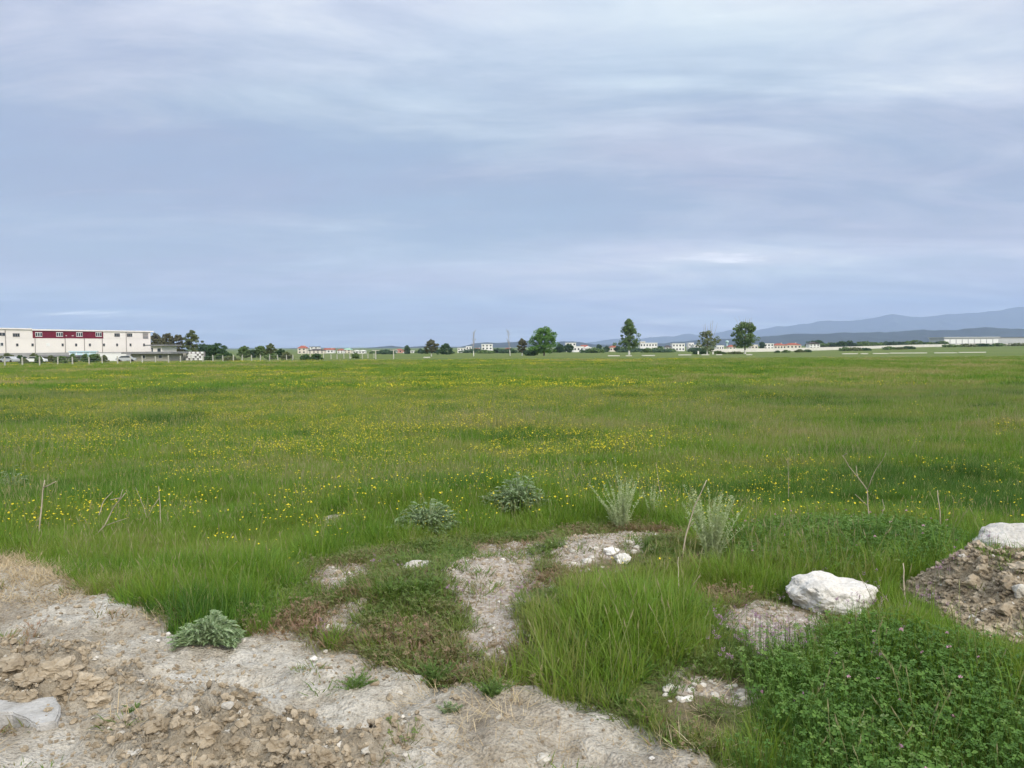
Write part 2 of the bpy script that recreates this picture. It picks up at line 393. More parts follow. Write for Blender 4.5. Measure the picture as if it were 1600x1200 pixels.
def ground_mat(t):
    g = N(t, 'ShaderNodeNewGeometry'); P = g.outputs['Position']
    A = lambda n: N(t, 'ShaderNodeAttribute', attribute_name=n).outputs['Fac']
    # meadow
    nb = noise(t, P, .055, 5, .6); nf = noise(t, P, 1.1, 6, .7)
    mpx = N(t, 'ShaderNodeMapping', inp={'Scale': (.35, 1, 1)}); L(t, P, mpx.inputs[0])
    ns = noise(t, mpx.outputs[0], .028, 4, .6, .6)
    meadow = ramp(t, nb, [(.3, (.100, .145, .030)), (.5, (.140, .178, .042)), (.7, (.180, .195, .060))])
    meadow = mix(t, .55, meadow, ramp(t, nf, [(.3, (.070, .105, .024)), (.7, (.175, .215, .065))]))
    meadow = mix(t, .35, meadow, ramp(t, ns, [(.38, (.075, .135, .03)), (.62, (.15, .17, .06))]))
    # bare soil
    d1 = noise(t, P, 1.7, 6, .6, .3); d2 = noise(t, P, 14, 5, .65); d3 = noise(t, P, 70, 3, .6)
    soil = ramp(t, d1, [(.30, (.28, .240, .185)), (.44, (.41, .370, .305)), (.56, (.50, .470, .410)), (.70, (.60, .580, .535))])
    soil = mix(t, .75, soil, ramp(t, d2, [(.28, (.50, .46, .40)), (.50, (.95, .95, .95)), (.75, (1.2, 1.2, 1.2))]), 'MULTIPLY')
    soil = mix(t, .6, soil, ramp(t, d3, [(.32, (.48, .45, .42)), (.50, (1.0, 1.0, 1.0)), (.68, (1.2, 1.2, 1.2))]), 'MULTIPLY')  # fine dark grain: soil tone, with crack shade put into the colour
    lump = ramp(t, d2, [(.25, (.14, .115, .078)), (.5, (.26, .218, .158)), (.75, (.42, .37, .29))])
    soil = mix(t, mathn(t, 'MULTIPLY', A('lumps'), .8), soil, lump)
    vo = N(t, 'ShaderNodeTexVoronoi', inp={'Scale': 75.0, 'Randomness': 1.0}); L(t, P, vo.inputs['Vector'])
    sc_ = N(t, 'ShaderNodeSeparateColor'); L(t, vo.outputs['Color'], sc_.inputs[0])
    dust = ramp(t, noise(t, P, 5, 6, .7), [(.30, (.27, .215, .165)), (.48, (.40, .345, .285)), (.66, (.50, .455, .40))])
    grit = ramp(t, sc_.outputs[0], [(0, (.26, .21, .17)), (.5, (.42, .37, .32)), (1, (.62, .585, .54))])
    grav = mix(t, ramp(t, sc_.outputs[1], [(.45, (0, 0, 0)), (.6, (.85, .85, .85))]), dust, grit)
    grav = mix(t, .6, grav, ramp(t, d2, [(.28, (.55, .52, .48)), (.6, (1.12, 1.12, 1.12))]), 'MULTIPLY')
    heap = ramp(t, noise(t, P, 9, 6, .65), [(.28, (.19, .145, .09)), (.5, (.33, .27, .185)), (.72, (.46, .395, .30))])
    low = ramp(t, noise(t, P, 6, 5, .7), [(.3, (.085, .085, .035)), (.5, (.16, .13, .075)), (.7, (.27, .22, .165))])
    c = mix(t, mathn(t, 'MULTIPLY', A('sparse'), .9), meadow, low)
    nsoil = mathn(t, 'MULTIPLY', mathn(t, 'SUBTRACT', d2, .5), .8)
    edge = lambda a: N(t, 'ShaderNodeMapRange', interpolation_type='SMOOTHSTEP', inp={1: .25, 2: .75})
    def em(a):
        n = edge(a); L(t, mathn(t, 'ADD', a, mathn(t, 'MULTIPLY', nsoil, 1.1)), n.inputs[0]); return n.outputs[0]
    c = mix(t, em(A('gravel')), c, grav)
    c = mix(t, em(A('road')), c, soil)
    c = mix(t, em(A('heap')), c, heap)
    bmp = mathn(t, 'ADD', mathn(t, 'MULTIPLY', d2, 1.0), mathn(t, 'MULTIPLY', d3, .35))
    bmp = mathn(t, 'ADD', bmp, mathn(t, 'MULTIPLY', vo.outputs['Distance'], -.25))
    return principled(t, c, .95, .12, bmp, .9, .04)
M_ground = mat('ground_soil_and_meadow', ground_mat)
me.materials.append(M_ground)
ground = link('ground', me); tag(ground, kind='structure', label='flat green meadow with bare beige dirt track at its near edge', cat='ground')

# ------------------------------------------------------------------ hills
def ridge(name, prof, d, depth, seed, m, label, rough, x0, x1):
    """a mountain range: prof gives the skyline in photo pixels, carried by a range d metres off"""
    px = np.linspace(x0, x1, 420); top = np.interp(px, [p[0] for p in prof], [p[1] for p in prof])
    vs = []; K = 16
    for k in range(K):
        s = k / (K - 1)
        dd = d - depth * (1 - s) if s <= 1 else d
        for a, b_ in zip(px, top):
            p = at(a, b_, d); hh = p.z + 6
            bump = (fbm(a*.028, 3.0, seed, 6, .58) - .5) * rough * 3
            spur = fbm(a*.035 + s*1.2, s*3.0 + seed, seed+5, 4)
            f = s ** 1.25 * (.55 + .45 * spur) if 0 < s < 1 else s
            z = -8 + max(0, hh + float(bump)) * (min(f, 1) if s < 1 else 1)
            q = p.x / p.y
            vs.append((q * d + (q * dd - q * d) * .6, dd, z))
    n = len(px); fs = [(k*n+i, k*n+i+1, (k+1)*n+i+1, (k+1)*n+i) for k in range(K-1) for i in range(n-1)]
    # back slope
    o = len(vs)
    for i in range(n):
        x, y, z = vs[(K-1)*n+i]; vs.append((x*1.1, y + depth*.8, -8))
    fs += [((K-1)*n+i, (K-1)*n+i+1, o+i+1, o+i) for i in range(n-1)]
    mb = MB(); mb.add(vs, fs)
    return tag(mb.build(name, m, smooth=True), kind='structure', label=label, cat='hills')
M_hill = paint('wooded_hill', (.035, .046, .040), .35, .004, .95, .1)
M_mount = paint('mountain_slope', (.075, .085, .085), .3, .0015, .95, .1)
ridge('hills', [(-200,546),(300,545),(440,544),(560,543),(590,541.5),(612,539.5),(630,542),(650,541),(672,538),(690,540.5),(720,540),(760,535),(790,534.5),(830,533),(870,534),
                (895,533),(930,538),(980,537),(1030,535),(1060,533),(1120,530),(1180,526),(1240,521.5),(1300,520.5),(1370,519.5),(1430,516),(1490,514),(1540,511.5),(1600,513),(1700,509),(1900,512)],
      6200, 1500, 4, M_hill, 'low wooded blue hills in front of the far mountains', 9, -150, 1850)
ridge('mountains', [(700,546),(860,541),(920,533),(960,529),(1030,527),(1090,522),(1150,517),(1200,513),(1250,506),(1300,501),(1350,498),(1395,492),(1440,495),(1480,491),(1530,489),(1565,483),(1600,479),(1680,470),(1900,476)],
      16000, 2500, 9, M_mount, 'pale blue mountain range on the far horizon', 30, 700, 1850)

# ------------------------------------------------------------------ grass and flowers (stuff)
def make_variants(name, makers, mats):
    c = bpy.data.collections.new(name)
    for i, mb in enumerate(makers):
        link('%s_%02d' % (name, i), mb.mesh('%s_%02d' % (name, i), mats), coll=c)
    return c
def scatter(name, pts, rz, scl, idx, tint, coll, label, cat, tilt=None):
    n = len(pts)
    me = bpy.data.meshes.new(name); me.vertices.add(n); me.vertices.foreach_set('co', np.asarray(pts, np.float32).ravel())
    rot = np.zeros((n, 3), np.float32); rot[:, 2] = rz
    if tilt is not None: rot[:, 0] = tilt[0]; rot[:, 1] = tilt[1]
    a = me.attributes.new('rot', 'FLOAT_VECTOR', 'POINT'); a.data.foreach_set('vector', rot.ravel())
    scl = np.asarray(scl, np.float32)
    if scl.ndim == 1: scl = np.repeat(scl[:, None], 3, 1)
    a = me.attributes.new('scl', 'FLOAT_VECTOR', 'POINT'); a.data.foreach_set('vector', np.ascontiguousarray(scl).ravel())
    a = me.attributes.new('idx', 'INT', 'POINT'); a.data.foreach_set('value', np.asarray(idx, np.int32))
    a = me.attributes.new('tint', 'FLOAT', 'POINT'); a.data.foreach_set('value', np.asarray(tint, np.float32))
    o = link(name, me)
    ng = bpy.data.node_groups.new(name + '_scatter', 'GeometryNodeTree')
    ng.interface.new_socket('Geometry', in_out='INPUT', socket_type='NodeSocketGeometry')
    ng.interface.new_socket('Geometry', in_out='OUTPUT', socket_type='NodeSocketGeometry')
    gi = ng.nodes.new('NodeGroupInput'); go = ng.nodes.new('NodeGroupOutput')
    ci = ng.nodes.new('GeometryNodeCollectionInfo'); ci.inputs['Collection'].default_value = coll
    ci.inputs['Separate Children'].default_value = True; ci.inputs['Reset Children'].default_value = True
    ip = ng.nodes.new('GeometryNodeInstanceOnPoints'); ip.inputs['Pick Instance'].default_value = True
    def na(nm, ty):
        x = ng.nodes.new('GeometryNodeInputNamedAttribute'); x.data_type = ty; x.inputs['Name'].default_value = nm; return x.outputs['Attribute']
    er = ng.nodes.new('FunctionNodeEulerToRotation')
    ng.links.new(gi.outputs[0], ip.inputs['Points']); ng.links.new(ci.outputs[0], ip.inputs['Instance'])
    ng.links.new(na('idx', 'INT'), ip.inputs['Instance Index'])
    ng.links.new(na('rot', 'FLOAT_VECTOR'), er.inputs[0]); ng.links.new(er.outputs[0], ip.inputs['Rotation'])
    ng.links.new(na('scl', 'FLOAT_VECTOR'), ip.inputs['Scale'])
    ng.links.new(ip.outputs[0], go.inputs[0])
    md = o.modifiers.new('scatter', 'NODES'); md.node_group = ng
    return tag(o, label, cat, kind='stuff')

def blade(mb, x, y, az, lean, h, wd, curl=.5, seg=3, mi=0, z0=0):
    dx, dy = math.cos(az), math.sin(az); sx, sy = -dy, dx
    tw = random.uniform(-.8, .8); sx, sy = sx*math.cos(tw)+dx*math.sin(tw), sy*math.cos(tw)+dy*math.sin(tw)
    vs = []; px_, pz = 0.0, z0; ang = lean
    for i in range(seg + 1):
        t = i / seg; ww = wd * (1 - t**1.6) * (.75 + .25*min(1, t*3)) / 2
        cx, cy_ = x + dx*px_, y + dy*px_
        if i < seg:
            vs += [(cx - sx*ww, cy_ - sy*ww, pz), (cx + sx*ww, cy_ + sy*ww, pz)]
        else: vs.append((cx, cy_, pz))
        px_ += math.sin(ang) * h / seg; pz += math.cos(ang) * h / seg; ang += curl / seg
    fs = [(2*i, 2*i+1, 2*i+3, 2*i+2) for i in range(seg-1)] + [(2*seg-2, 2*seg-1, 2*seg)]
    mb.add(vs, fs, mi)
def tuft(n, R, h0, h1_, wd, lean=.35, seg=3, curl=.7, heads=0):
    mb = MB()
    for _ in range(n):
        a = random.uniform(0, 6.283); r = R * math.sqrt(random.random())
        az = a + random.uniform(-1.3, 1.3)
        blade(mb, r*math.cos(a), r*math.sin(a), az, abs(random.gauss(0, lean)), random.uniform(h0, h1_), wd*random.uniform(.7, 1.25), random.uniform(0, curl), seg, z0=-.015)
    for _ in range(heads):          # flowering stems with a narrow seed head
        a = random.uniform(0, 6.283); r = R * math.sqrt(random.random()); x, y = r*math.cos(a), r*math.sin(a)
        h = h1_ * random.uniform(.95, 1.3); lx, ly = random.gauss(0, .05), random.gauss(0, .05)
        mb.tube([(x, y, 0), (x+lx*.5, y+ly*.5, h*.6), (x+lx, y+ly, h)], [wd*.22, wd*.2, wd*.15], 3, 1, False)
        mb.tube([(x+lx, y+ly, h-.02), (x+lx*1.1, y+ly*1.1, h), (x+lx*1.2, y+ly*1.2, h+.03)], [wd*.15, wd*.42, wd*.1], 4, 1, False)
    return mb
GRASS_STOPS = [(0.0, (.060, .140, .024)), (.25, (.110, .225, .028)), (.50, (.170, .285, .034)), (.70, (.215, .280, .060)), (.86, (.27, .275, .105)), (1.0, (.40, .34, .18))]
M_grass = leafmat('grass_blades', GRASS_STOPS, .38)
M_seed = leafmat('grass_heads', [(0, (.20, .25, .08)), (.5, (.27, .28, .12)), (1, (.36, .32, .19))], .25)
def broadleaf(n, R, h0, h1_, wd):
    mb = MB()
    for _ in range(n):
        a = random.uniform(0, 6.283); q = R*math.sqrt(random.random())
        blade(mb, q*math.cos(a), q*math.sin(a), a + random.uniform(-.7, .7), random.uniform(.35, 1.15), random.uniform(h0, h1_), wd*random.uniform(.6, 1.3), random.uniform(.1, 1.0), 3, 2)
    for _ in range(n//2):
        a = random.uniform(0, 6.283); q = R*math.sqrt(random.random())
        blade(mb, q*math.cos(a), q*math.sin(a), a + random.uniform(-1.5, 1.5), abs(random.gauss(0, .4)), random.uniform(h0, h1_*1.5), .005, random.uniform(0, 1), 3, 0)
    return mb
def mixed(i):
    if i < 4: return tuft(40, .085, .06, .17, .0050, .60, 3, 1.5)                 # short dense fine grass
    if i < 7: return tuft(26, .075, .12, .27, .0062, .38, 3, 1.4)                # taller bent grass
    if i < 8: return tuft(14, .09, .14, .30, .0085, .55, 3, 2.0, 1)              # broad arching blades
    if i < 10: return broadleaf(20, .07, .05, .13, .020)                         # dock and plantain like leaves
    return tuft(12, .08, .10, .24, .0040, .75, 3, 1.2)                           # loose thin straw
M_broad = leafmat('broad_weed_leaf', [(0, (.055, .13, .028)), (.4, (.105, .215, .040)), (.7, (.17, .27, .07)), (1, (.27, .29, .13))], .35)
near_g = make_variants('grass_tuft_near', [mixed(i) for i in range(11)], [M_grass, M_seed, M_broad])
mid_g = make_variants('grass_tuft_mid', [tuft(50, .22, .10, .25, .010, .42, 2, .7, 1) for i in range(6)], [M_grass, M_seed])
far_g = make_variants('grass_tuft_far', [tuft(64, .62, .10, .24, .030, .5, 2, .6, 0) for i in range(5)], [M_grass, M_seed])

def wedge(n, d0, d1, k=.80, m0=1.2):
    """random ground points between two distances, in a strip a little wider than the view"""
    y = np.sqrt(rng.uniform(d0*d0, d1*d1, n)); x = rng.uniform(-1, 1, n) * (k * y + m0)
    return x, y
def meadow_tint(x, y):
    big = fbm(x*.09, y*.05, 61, 4); fine = fbm(x*.7, y*.5, 62, 3)
    d = np.hypot(x, y)
    dk = fbm(x*.16, y*.42, 64, 3)
    t = .45 - .36 * sstep(.54, .68, dk) + (big - .5) * .75 + (fine - .5) * .5 + .06 * sstep(8, 18, d) + .20 * sstep(42, 75, d)
    return t + rng.normal(0, .07, x.shape)
def lush(x, y): return fbm(x*.33 + 9, y*.30, 71, 3)

CLEARS = []
for px, py, r in ((1310, 968, .30), (1265, 955, .26), (1360, 965, .28), (1310, 940, .3), (1560, 880, .35), (1620, 880, .35), (1440, 935, .25), (1450, 960, .25), (1520, 990, .35), (1590, 1010, .4), (650, 905, .30), (655, 925, .28), (1100, 1102, .28), (1060, 1105, .25), (1145, 1105, .25), (1215, 1010, .26), (960, 895, .3), (330, 1010, .25), (975, 850, .3), (1110, 885, .22), (640, 870, .3)):
    p = hit(px, py, Z0); CLEARS.append((p.x, p.y, r))
def cleared(x, y):
    c = np.zeros(x.shape)
    for bx, by, r in CLEARS: c = np.maximum(c, np.exp(-(((x-bx)**2 + (y-by)**2) / (r*r))**2))
    return c
def grass_layer(name, n, d0, d1, coll, s0, label, nv):
    x, y = wedge(n, d0, d1); m = masks(x, y)
    keep = rng.random(n) > np.clip(m[0]*1.02 + m[1]*.95 + m[2]*.98 + m[3]*.68, 0, 1)
    # soft hand-over between the layers
    d = np.hypot(x, y)
    keep &= rng.random(n) < sstep(d0*.9, d0*1.12 + .2, d) if d0 > 5 else True
    if d1 > 100: keep &= rng.random(n) > .85*sstep(100, 178, d)
    x, y, m = x[keep], y[keep], m[:, keep]
    lu = lush(x, y)
    cl = fbm(x*1.7, y*1.7, 73, 3)
    s = s0 * (.48 + .62 * lu + .45 * cl) * rng.uniform(.65, 1.3, len(x))
    s = s * (1 - .45*m[3]) * (1 - .12*m[4]) * (1 - .8*cleared(x, y))
    hs = s * (1 + .25 * sstep(.55, .75, lu))
    z = H(x, y, m)
    t = meadow_tint(x, y) - .35*(cl - .5) + .22*m[3]*rng.random(len(x)) 
    ix = rng.integers(0, nv, len(x))
    if nv == 11:       # kinds of plant come in patches
        kind = fbm(x*.9, y*.9, 74, 3) + rng.normal(0, .10, len(x))
        ix = np.where(kind < .44, rng.integers(0, 4, len(x)), np.where(kind < .60, rng.integers(2, 8, len(x)), rng.integers(4, 10, len(x))))
        ix = np.where(rng.random(len(x)) < .06, 10, ix); t = np.where(ix == 10, .9, t)
    scatter(name, np.stack([x, y, z], 1), rng.uniform(0, 6.283, len(x)), np.stack([s, s, hs], 1), ix, t, coll, label, 'grass',
            (rng.normal(0, .17, len(x)), rng.normal(0, .17, len(x))))
grass_layer('meadow_grass', 105000, 2.2, 14, near_g, .80, 'long green grass blades growing thick beside the bare dirt', 11)
grass_layer('middle_meadow_grass', 80000, 13, 46, mid_g, .90, 'olive green meadow grass in the middle of the field', 6)
grass_layer('far_meadow_grass', 95000, 43, 175, far_g, .95, 'green grass of the far field before the fence and trees', 5)

# buttercups
M_petal = mat('yellow_petal', lambda t: principled(t, (.74, .60, .03), .65, .15))
M_stem = mat('flower_stem', lambda t: principled(t, (.12, .19, .04), .7, .2))
def flower(mb, x, y, z, r, n=5, mi=0, tilt=.3):
    az0 = random.uniform(0, 6.28); tx, ty = random.gauss(0, tilt), random.gauss(0, tilt)
    vs = [(x, y, z)]; fs = []
    for k in range(n):
        for da, rr, zz in ((-.52, .85, .30), (0, 1.05, .42), (.52, .85, .30)):
            a = az0 + 2*math.pi*k/n + da; ox, oy = rr*r*math.cos(a), rr*r*math.sin(a)
            vs.append((x+ox, y+oy, z + zz*r + tx*ox + ty*oy))
        o = 1 + 3*k; fs.append((0, o, o+1, o+2))
    mb.add(vs, fs, mi)
def flowers(n, R, h0, h1_, r, stem=.0012):
    mb = MB()
    for _ in range(n):
        a = random.uniform(0, 6.283); q = R*math.sqrt(random.random()); x, y = q*math.cos(a), q*math.sin(a); h = random.uniform(h0, h1_)
        flower(mb, x, y, h, r*random.uniform(.55, 1.35))
        mb.tube([(x+random.gauss(0, .02), y, 0), (x, y, h)], stem, 3, 1, False)
    return mb
nf_ = make_variants('buttercup_near', [flowers(3, .10, .11, .26, .0080) for _ in range(5)], [M_petal, M_stem])
mf_ = make_variants('buttercup_mid', [flowers(9, .30, .15, .28, .0122) for _ in range(5)], [M_petal, M_stem])
ff_ = make_variants('buttercup_far', [flowers(24, .9, .15, .27, .027, .003) for _ in range(4)], [M_petal, M_stem])
PATCH = []
for px, py, r, s in ((690,695,2.8,1.6),(620,720,1.8,1.2),(780,700,2.2,1.1),(730,725,1.6,1.0),(560,665,2.5,.7),(430,735,1.4,.7),(580,750,.9,.7),(330,665,2.5,.5),(150,690,2.0,.8),(330,660,2.0,.6),(120,640,4,.7),
                     (40,640,4,.6),(470,640,4,.7),(480,590,9,.5),(980,690,1.6,.8),(900,690,1.5,.5),(940,630,4,.7),(700,610,7,.6),(790,600,9,.7),(330,635,3.0,.8),(90,825,.8,1.0),(180,810,.8,.8),(130,815,.9,.7),(330,765,.9,.6),
                     (250,820,.6,.5),(1240,735,.6,1.1),(1260,770,.5,1.0),(1330,745,.6,.6),(1225,795,.25,1.2),(1460,740,.7,.5),(1560,760,.6,.8),(1600,770,.4,.9),(360,740,1.0,.5),(60,700,2.2,.5),(250,640,4,.6),(660,640,4,.6)):
    p = hit(px, py, Z0); PATCH.append((p.x, p.y, r, s))
STRIP = [tuple(hit(a, c, Z0))[:2] for a, c in ((-150, 603), (0, 598), (200, 589), (400, 582), (560, 578), (640, 575), (800, 571), (1000, 563))] + [(90, 230)]
def flower_density(x, y):
    n = fbm(x*.16, y*.11, 81, 4); nf = fbm(x*.9, y*.8, 82, 3)
    left = 1 - sstep(-2, 26, x - .18*y)
    f = .34 * sstep(.48, .70, n) * (.05 + .95*left) + .035 * left * sstep(8, 12, y)
    for bx, by, r, s in PATCH: f = f + s * np.exp(-((x-bx)**2 + ((y-by)*.8)**2) / (r*r))
    sx = np.interp(y, [q[1] for q in STRIP], [q[0] for q in STRIP])
    f = f + 3.0 * np.exp(-((x - sx) / 2.2)**2) * sstep(28, 34, y) * sstep(.36, .56, fbm(x*.1, y*.06, 85, 3)) * (1 - .6*sstep(120, 170, y))
    f = f + .8 * np.exp(-((x - sx - 9) / 2.0)**2) * sstep(45, 60, y) * sstep(.45, .6, fbm(x*.1, y*.06, 86, 3))
    f = f * (1 - .70*sstep(2, 6, x)*(1 - sstep(16, 24, y)))
    f = f * sstep(.36, .62, nf + .06) * (1 - .6*sstep(45, 60, y))
    return 2.5 * f * (1 - .9*sstep(7.5, 5.6, y)) * (1 - sstep(160, 200, y))
def flower_layer(name, n, d0, d1, coll, nv, label, s=1.0):
    x, y = wedge(n, d0, d1); m = masks(x, y)
    k = (rng.random(n) < np.clip(flower_density(x, y), .002, 1)) & (m[0] + m[1] + m[2] + m[3]*.7 + m[4]*.5 < .4)
    x, y, m = x[k], y[k], m[:, k]; z = H(x, y, m)
    sz = s * (.68 + .5 * lush(x, y)) * rng.uniform(.85, 1.2, len(x))
    scatter(name, np.stack([x, y, z], 1), rng.uniform(0, 6.283, len(x)), sz, rng.integers(0, nv, len(x)), rng.random(len(x)), coll, label, 'wildflowers')
flower_layer('buttercups', 11000, 4.5, 16, nf_, 5, 'small yellow buttercups dotted through the near grass')
flower_layer('middle_buttercups', 30000, 15, 48, mf_, 5, 'patches of yellow buttercups across the middle of the meadow')
flower_layer('far_buttercups', 34000, 46, 180, ff_, 4, 'far bands of yellow buttercups in the meadow')

# clover and low weeds
def leaf3(mb, x, y, z, r, mi=0):
    az = random.uniform(0, 6.28); tx, ty = random.gauss(0, .35), random.gauss(0, .35)
    for k in range(3):
        a = az + k*2.094; c, s_ = math.cos(a), math.sin(a)
        def P(u, v, dz=0): ox, oy = (c*u - s_*v)*r, (s_*u + c*v)*r; return (x+ox, y+oy, z + dz*r + tx*ox + ty*oy)
        mb.add([P(0, 0), P(.55, -.42, .12), P(1, -.22, .05), P(1.0, .22, .05), P(.55, .42, .12), P(.6, 0, -.02)], [(0, 1, 5), (1, 2, 5), (2, 3, 5), (3, 4, 5), (4, 0, 5)], mi)
def clover(n, R, h0, h1_, r, blooms=0):
    mb = MB()
    for _ in range(n):
        a = random.uniform(0, 6.283); q = R*math.sqrt(random.random()); x, y = q*math.cos(a), q*math.sin(a); h = random.uniform(h0, h1_)
        leaf3(mb, x, y, h, r*random.uniform(.7, 1.2)); mb.tube([(x*.6, y*.6, 0), (x, y, h)], .001, 3, 0, False)
    for _ in range(blooms):
        x, y = random.gauss(0, R*.4), random.gauss(0, R*.4); h = h1_ + .03
        mb.tube([(x, y, 0), (x, y, h)], .0012, 3, 0, False)
        for j in range(14):
            th, ph = random.uniform(0, 6.28), random.uniform(-.4, 1.5); d_ = Vector((math.cos(th)*math.cos(ph), math.sin(th)*math.cos(ph), math.sin(ph)))
            p0 = Vector((x, y, h)); p1 = p0 + d_*.007; t_ = d_.orthogonal().normalized()*.0025
            mb.add([p0, p1 - t_, p1 + d_*.002, p1 + t_], [(0, 1, 2, 3)], 1)
    return mb
M_clover = leafmat('clover_leaf', [(0, (.060, .135, .026)), (.4, (.110, .225, .040)), (.7, (.175, .290, .062)), (1, (.27, .35, .15))], .4)
M_bloom = mat('clover_bloom', lambda t: principled(t, (.50, .30, .36), .7, .2))
M_vetch = mat('purple_bloom', lambda t: principled(t, (.34, .20, .30), .7, .2))
clv = make_variants('clover_patch', [clover(26, .11, .04, .17, (.008, .010, .012, .0095, .013, .0085, .011)[i], 1 if i in (0, 1) else 0) for i in range(7)], [M_clover, M_bloom])
x, y = wedge(60000, 2.2, 9); m = masks(x, y)
k = rng.random(len(x)) < np.clip(m[4]*(.30 + .40*fbm(x*2.6, y*2.6, 93, 3)) - m[0] - m[2] - m[1], 0, 1); x, y, m = x[k], y[k], m[:, k]
s = rng.uniform(.7, 1.25, len(x)) * (.75 + .5*lush(x*2, y*2))
idx = np.where(rng.random(len(x)) < .04, rng.integers(0, 2, len(x)), rng.integers(2, 7, len(x)))
scatter('clover', np.stack([x, y, H(x, y, m)], 1), rng.uniform(0, 6.283, len(x)), s, idx, .42 + rng.normal(0, .16, len(x)) + (fbm(x*2, y*2, 91, 3)-.5)*.6, clv,
        'dark green clover with small pink flower heads beside the dirt', 'clover')
def weedling(n, R, h, wl):
    mb = MB()
    for _ in range(n):
        a = random.uniform(0, 6.283); q = R*math.sqrt(random.random())
        blade(mb, q*math.cos(a), q*math.sin(a), a + random.uniform(-1, 1), random.uniform(.5, 1.3), h*random.uniform(.5, 1.2), wl*random.uniform(.7, 1.3), random.uniform(-.2, .8), 2)
    return mb
M_weed = leafmat('low_weed', [(0, (.095, .17, .035)), (.35, (.15, .22, .05)), (.55, (.19, .20, .08)), (.75, (.27, .19, .12)), (1, (.34, .22, .16))], .35)
wdv = make_variants('weedling', [weedling(26, .07, .07, .008) for _ in range(5)] + [clover(18, .08, .02, .07, .010) for _ in range(2)], [M_weed, M_bloom])
x, y = wedge(90000, 2.2, 9); m = masks(x, y)
pr = m[3]*.60*(1 - .95*m[1]) + .035*m[0]*sstep(.5, .62, fbm(x*1.1, y*1.4, 95, 3)) + .04*m[2] + .20*sstep(.02, .4, m[0])*(1 - sstep(.6, .98, m[0]))
k = (rng.random(len(x)) < pr) & (m[0] < .97) | (rng.random(len(x)) < .02*m[0]*sstep(.56, .62, fbm(x*1.1, y*1.4, 95, 3)))
k &= rng.random(len(x)) > .85*cleared(x, y)
x, y, m = x[k], y[k], m[:, k]
scatter('low_weeds', np.stack([x, y, H(x, y, m)], 1), rng.uniform(0, 6.283, len(x)), rng.uniform(.5, 1.3, len(x)), rng.integers(0, 7, len(x)),
        .44 + (fbm(x*1.6, y*1.6, 97, 3)-.5)*1.2 + rng.normal(0, .12, len(x)), wdv, 'low reddish green weeds creeping over the gravelly mound', 'weeds')
# purple vetch blooms beside the gravel and in the clover
def vetch():
    mb = MB()
    for _ in range(5):
        x, y = random.gauss(0, .05), random.gauss(0, .05); h = random.uniform(.10, .24)
        mb.tube([(x, y, 0), (x, y, h)], .0012, 3, 1, False)
        for j in range(12):
            a = random.uniform(0, 6.28); zz = h - random.uniform(0, .03); c, s_ = math.cos(a), math.sin(a)
            mb.add([(x, y, zz), (x+.010*c-.003*s_, y+.010*s_+.003*c, zz+.004), (x+.014*c, y+.014*s_, zz+.008), (x+.010*c+.003*s_, y+.010*s_-.003*c, zz+.004)], [(0, 1, 2, 3)], 0)
    return mb
vtv = make_variants('vetch_spray', [vetch() for _ in range(4)], [M_vetch, M_stem])
pts = []
for px, py, r, n in ((1160,1010,.14,14),(1185,1030,.12,10),(1240,1020,.10,6),(1440,955,.3,12),(1310,860,.5,26),(1420,865,.5,22),(1250,1070,.3,10),(760,960,.3,8),(1400,880,.3,10),(1340,985,.25,8),(560,940,.3,6)):
    c = hit(px, py, Z0)
    for _ in range(n): pts.append((c.x + random.gauss(0, r), c.y + random.gauss(0, r)))
pts = np.array(pts)
scatter('purple_vetch', np.column_stack([pts, H(pts[:, 0], pts[:, 1])]), rng.uniform(0, 6.28, len(pts)), rng.uniform(.45, .85, len(pts)), rng.integers(0, 4, len(pts)), rng.random(len(pts)), vtv,
        'purple vetch flowers at the edge of the gravel patch', 'wildflowers')

# dry straw and thatch on the dirt
M_straw = leafmat('dry_straw', [(0, (.30, .22, .12)), (.5, (.45, .35, .21)), (1, (.58, .48, .32))], .15)
stv = make_variants('straw', [weedling(16, .12, .14, .0035) for _ in range(5)], [M_straw])
x, y = wedge(30000, 2.2, 8); m = masks(x, y)
pr = np.zeros(len(x))
for px, py, r, a in ((125,905,.45,1.0),(30,880,.5,.8),(165,915,.25,1.0),(740,1135,.30,.25),(1120,1175,.3,.25),(250,970,.12,.3)):
    c = hit(px, py, Z0); pr = np.maximum(pr, a*np.exp(-((x-c.x)**2 + (y-c.y)**2)/(r*r)))
k = rng.random(len(x)) < pr + .008*m[0]
x, y, m = x[k], y[k], m[:, k]
scatter('straw_litter', np.stack([x, y, H(x, y, m)+.004], 1), rng.uniform(0, 6.283, len(x)), np.stack([rng.uniform(.7, 1.3, len(x))]*2 + [rng.uniform(.3, .9, len(x))], 1), rng.integers(0, 5, len(x)), rng.random(len(x)), stv,
        'dry straw and dead grass lying along the dirt edge', 'straw')

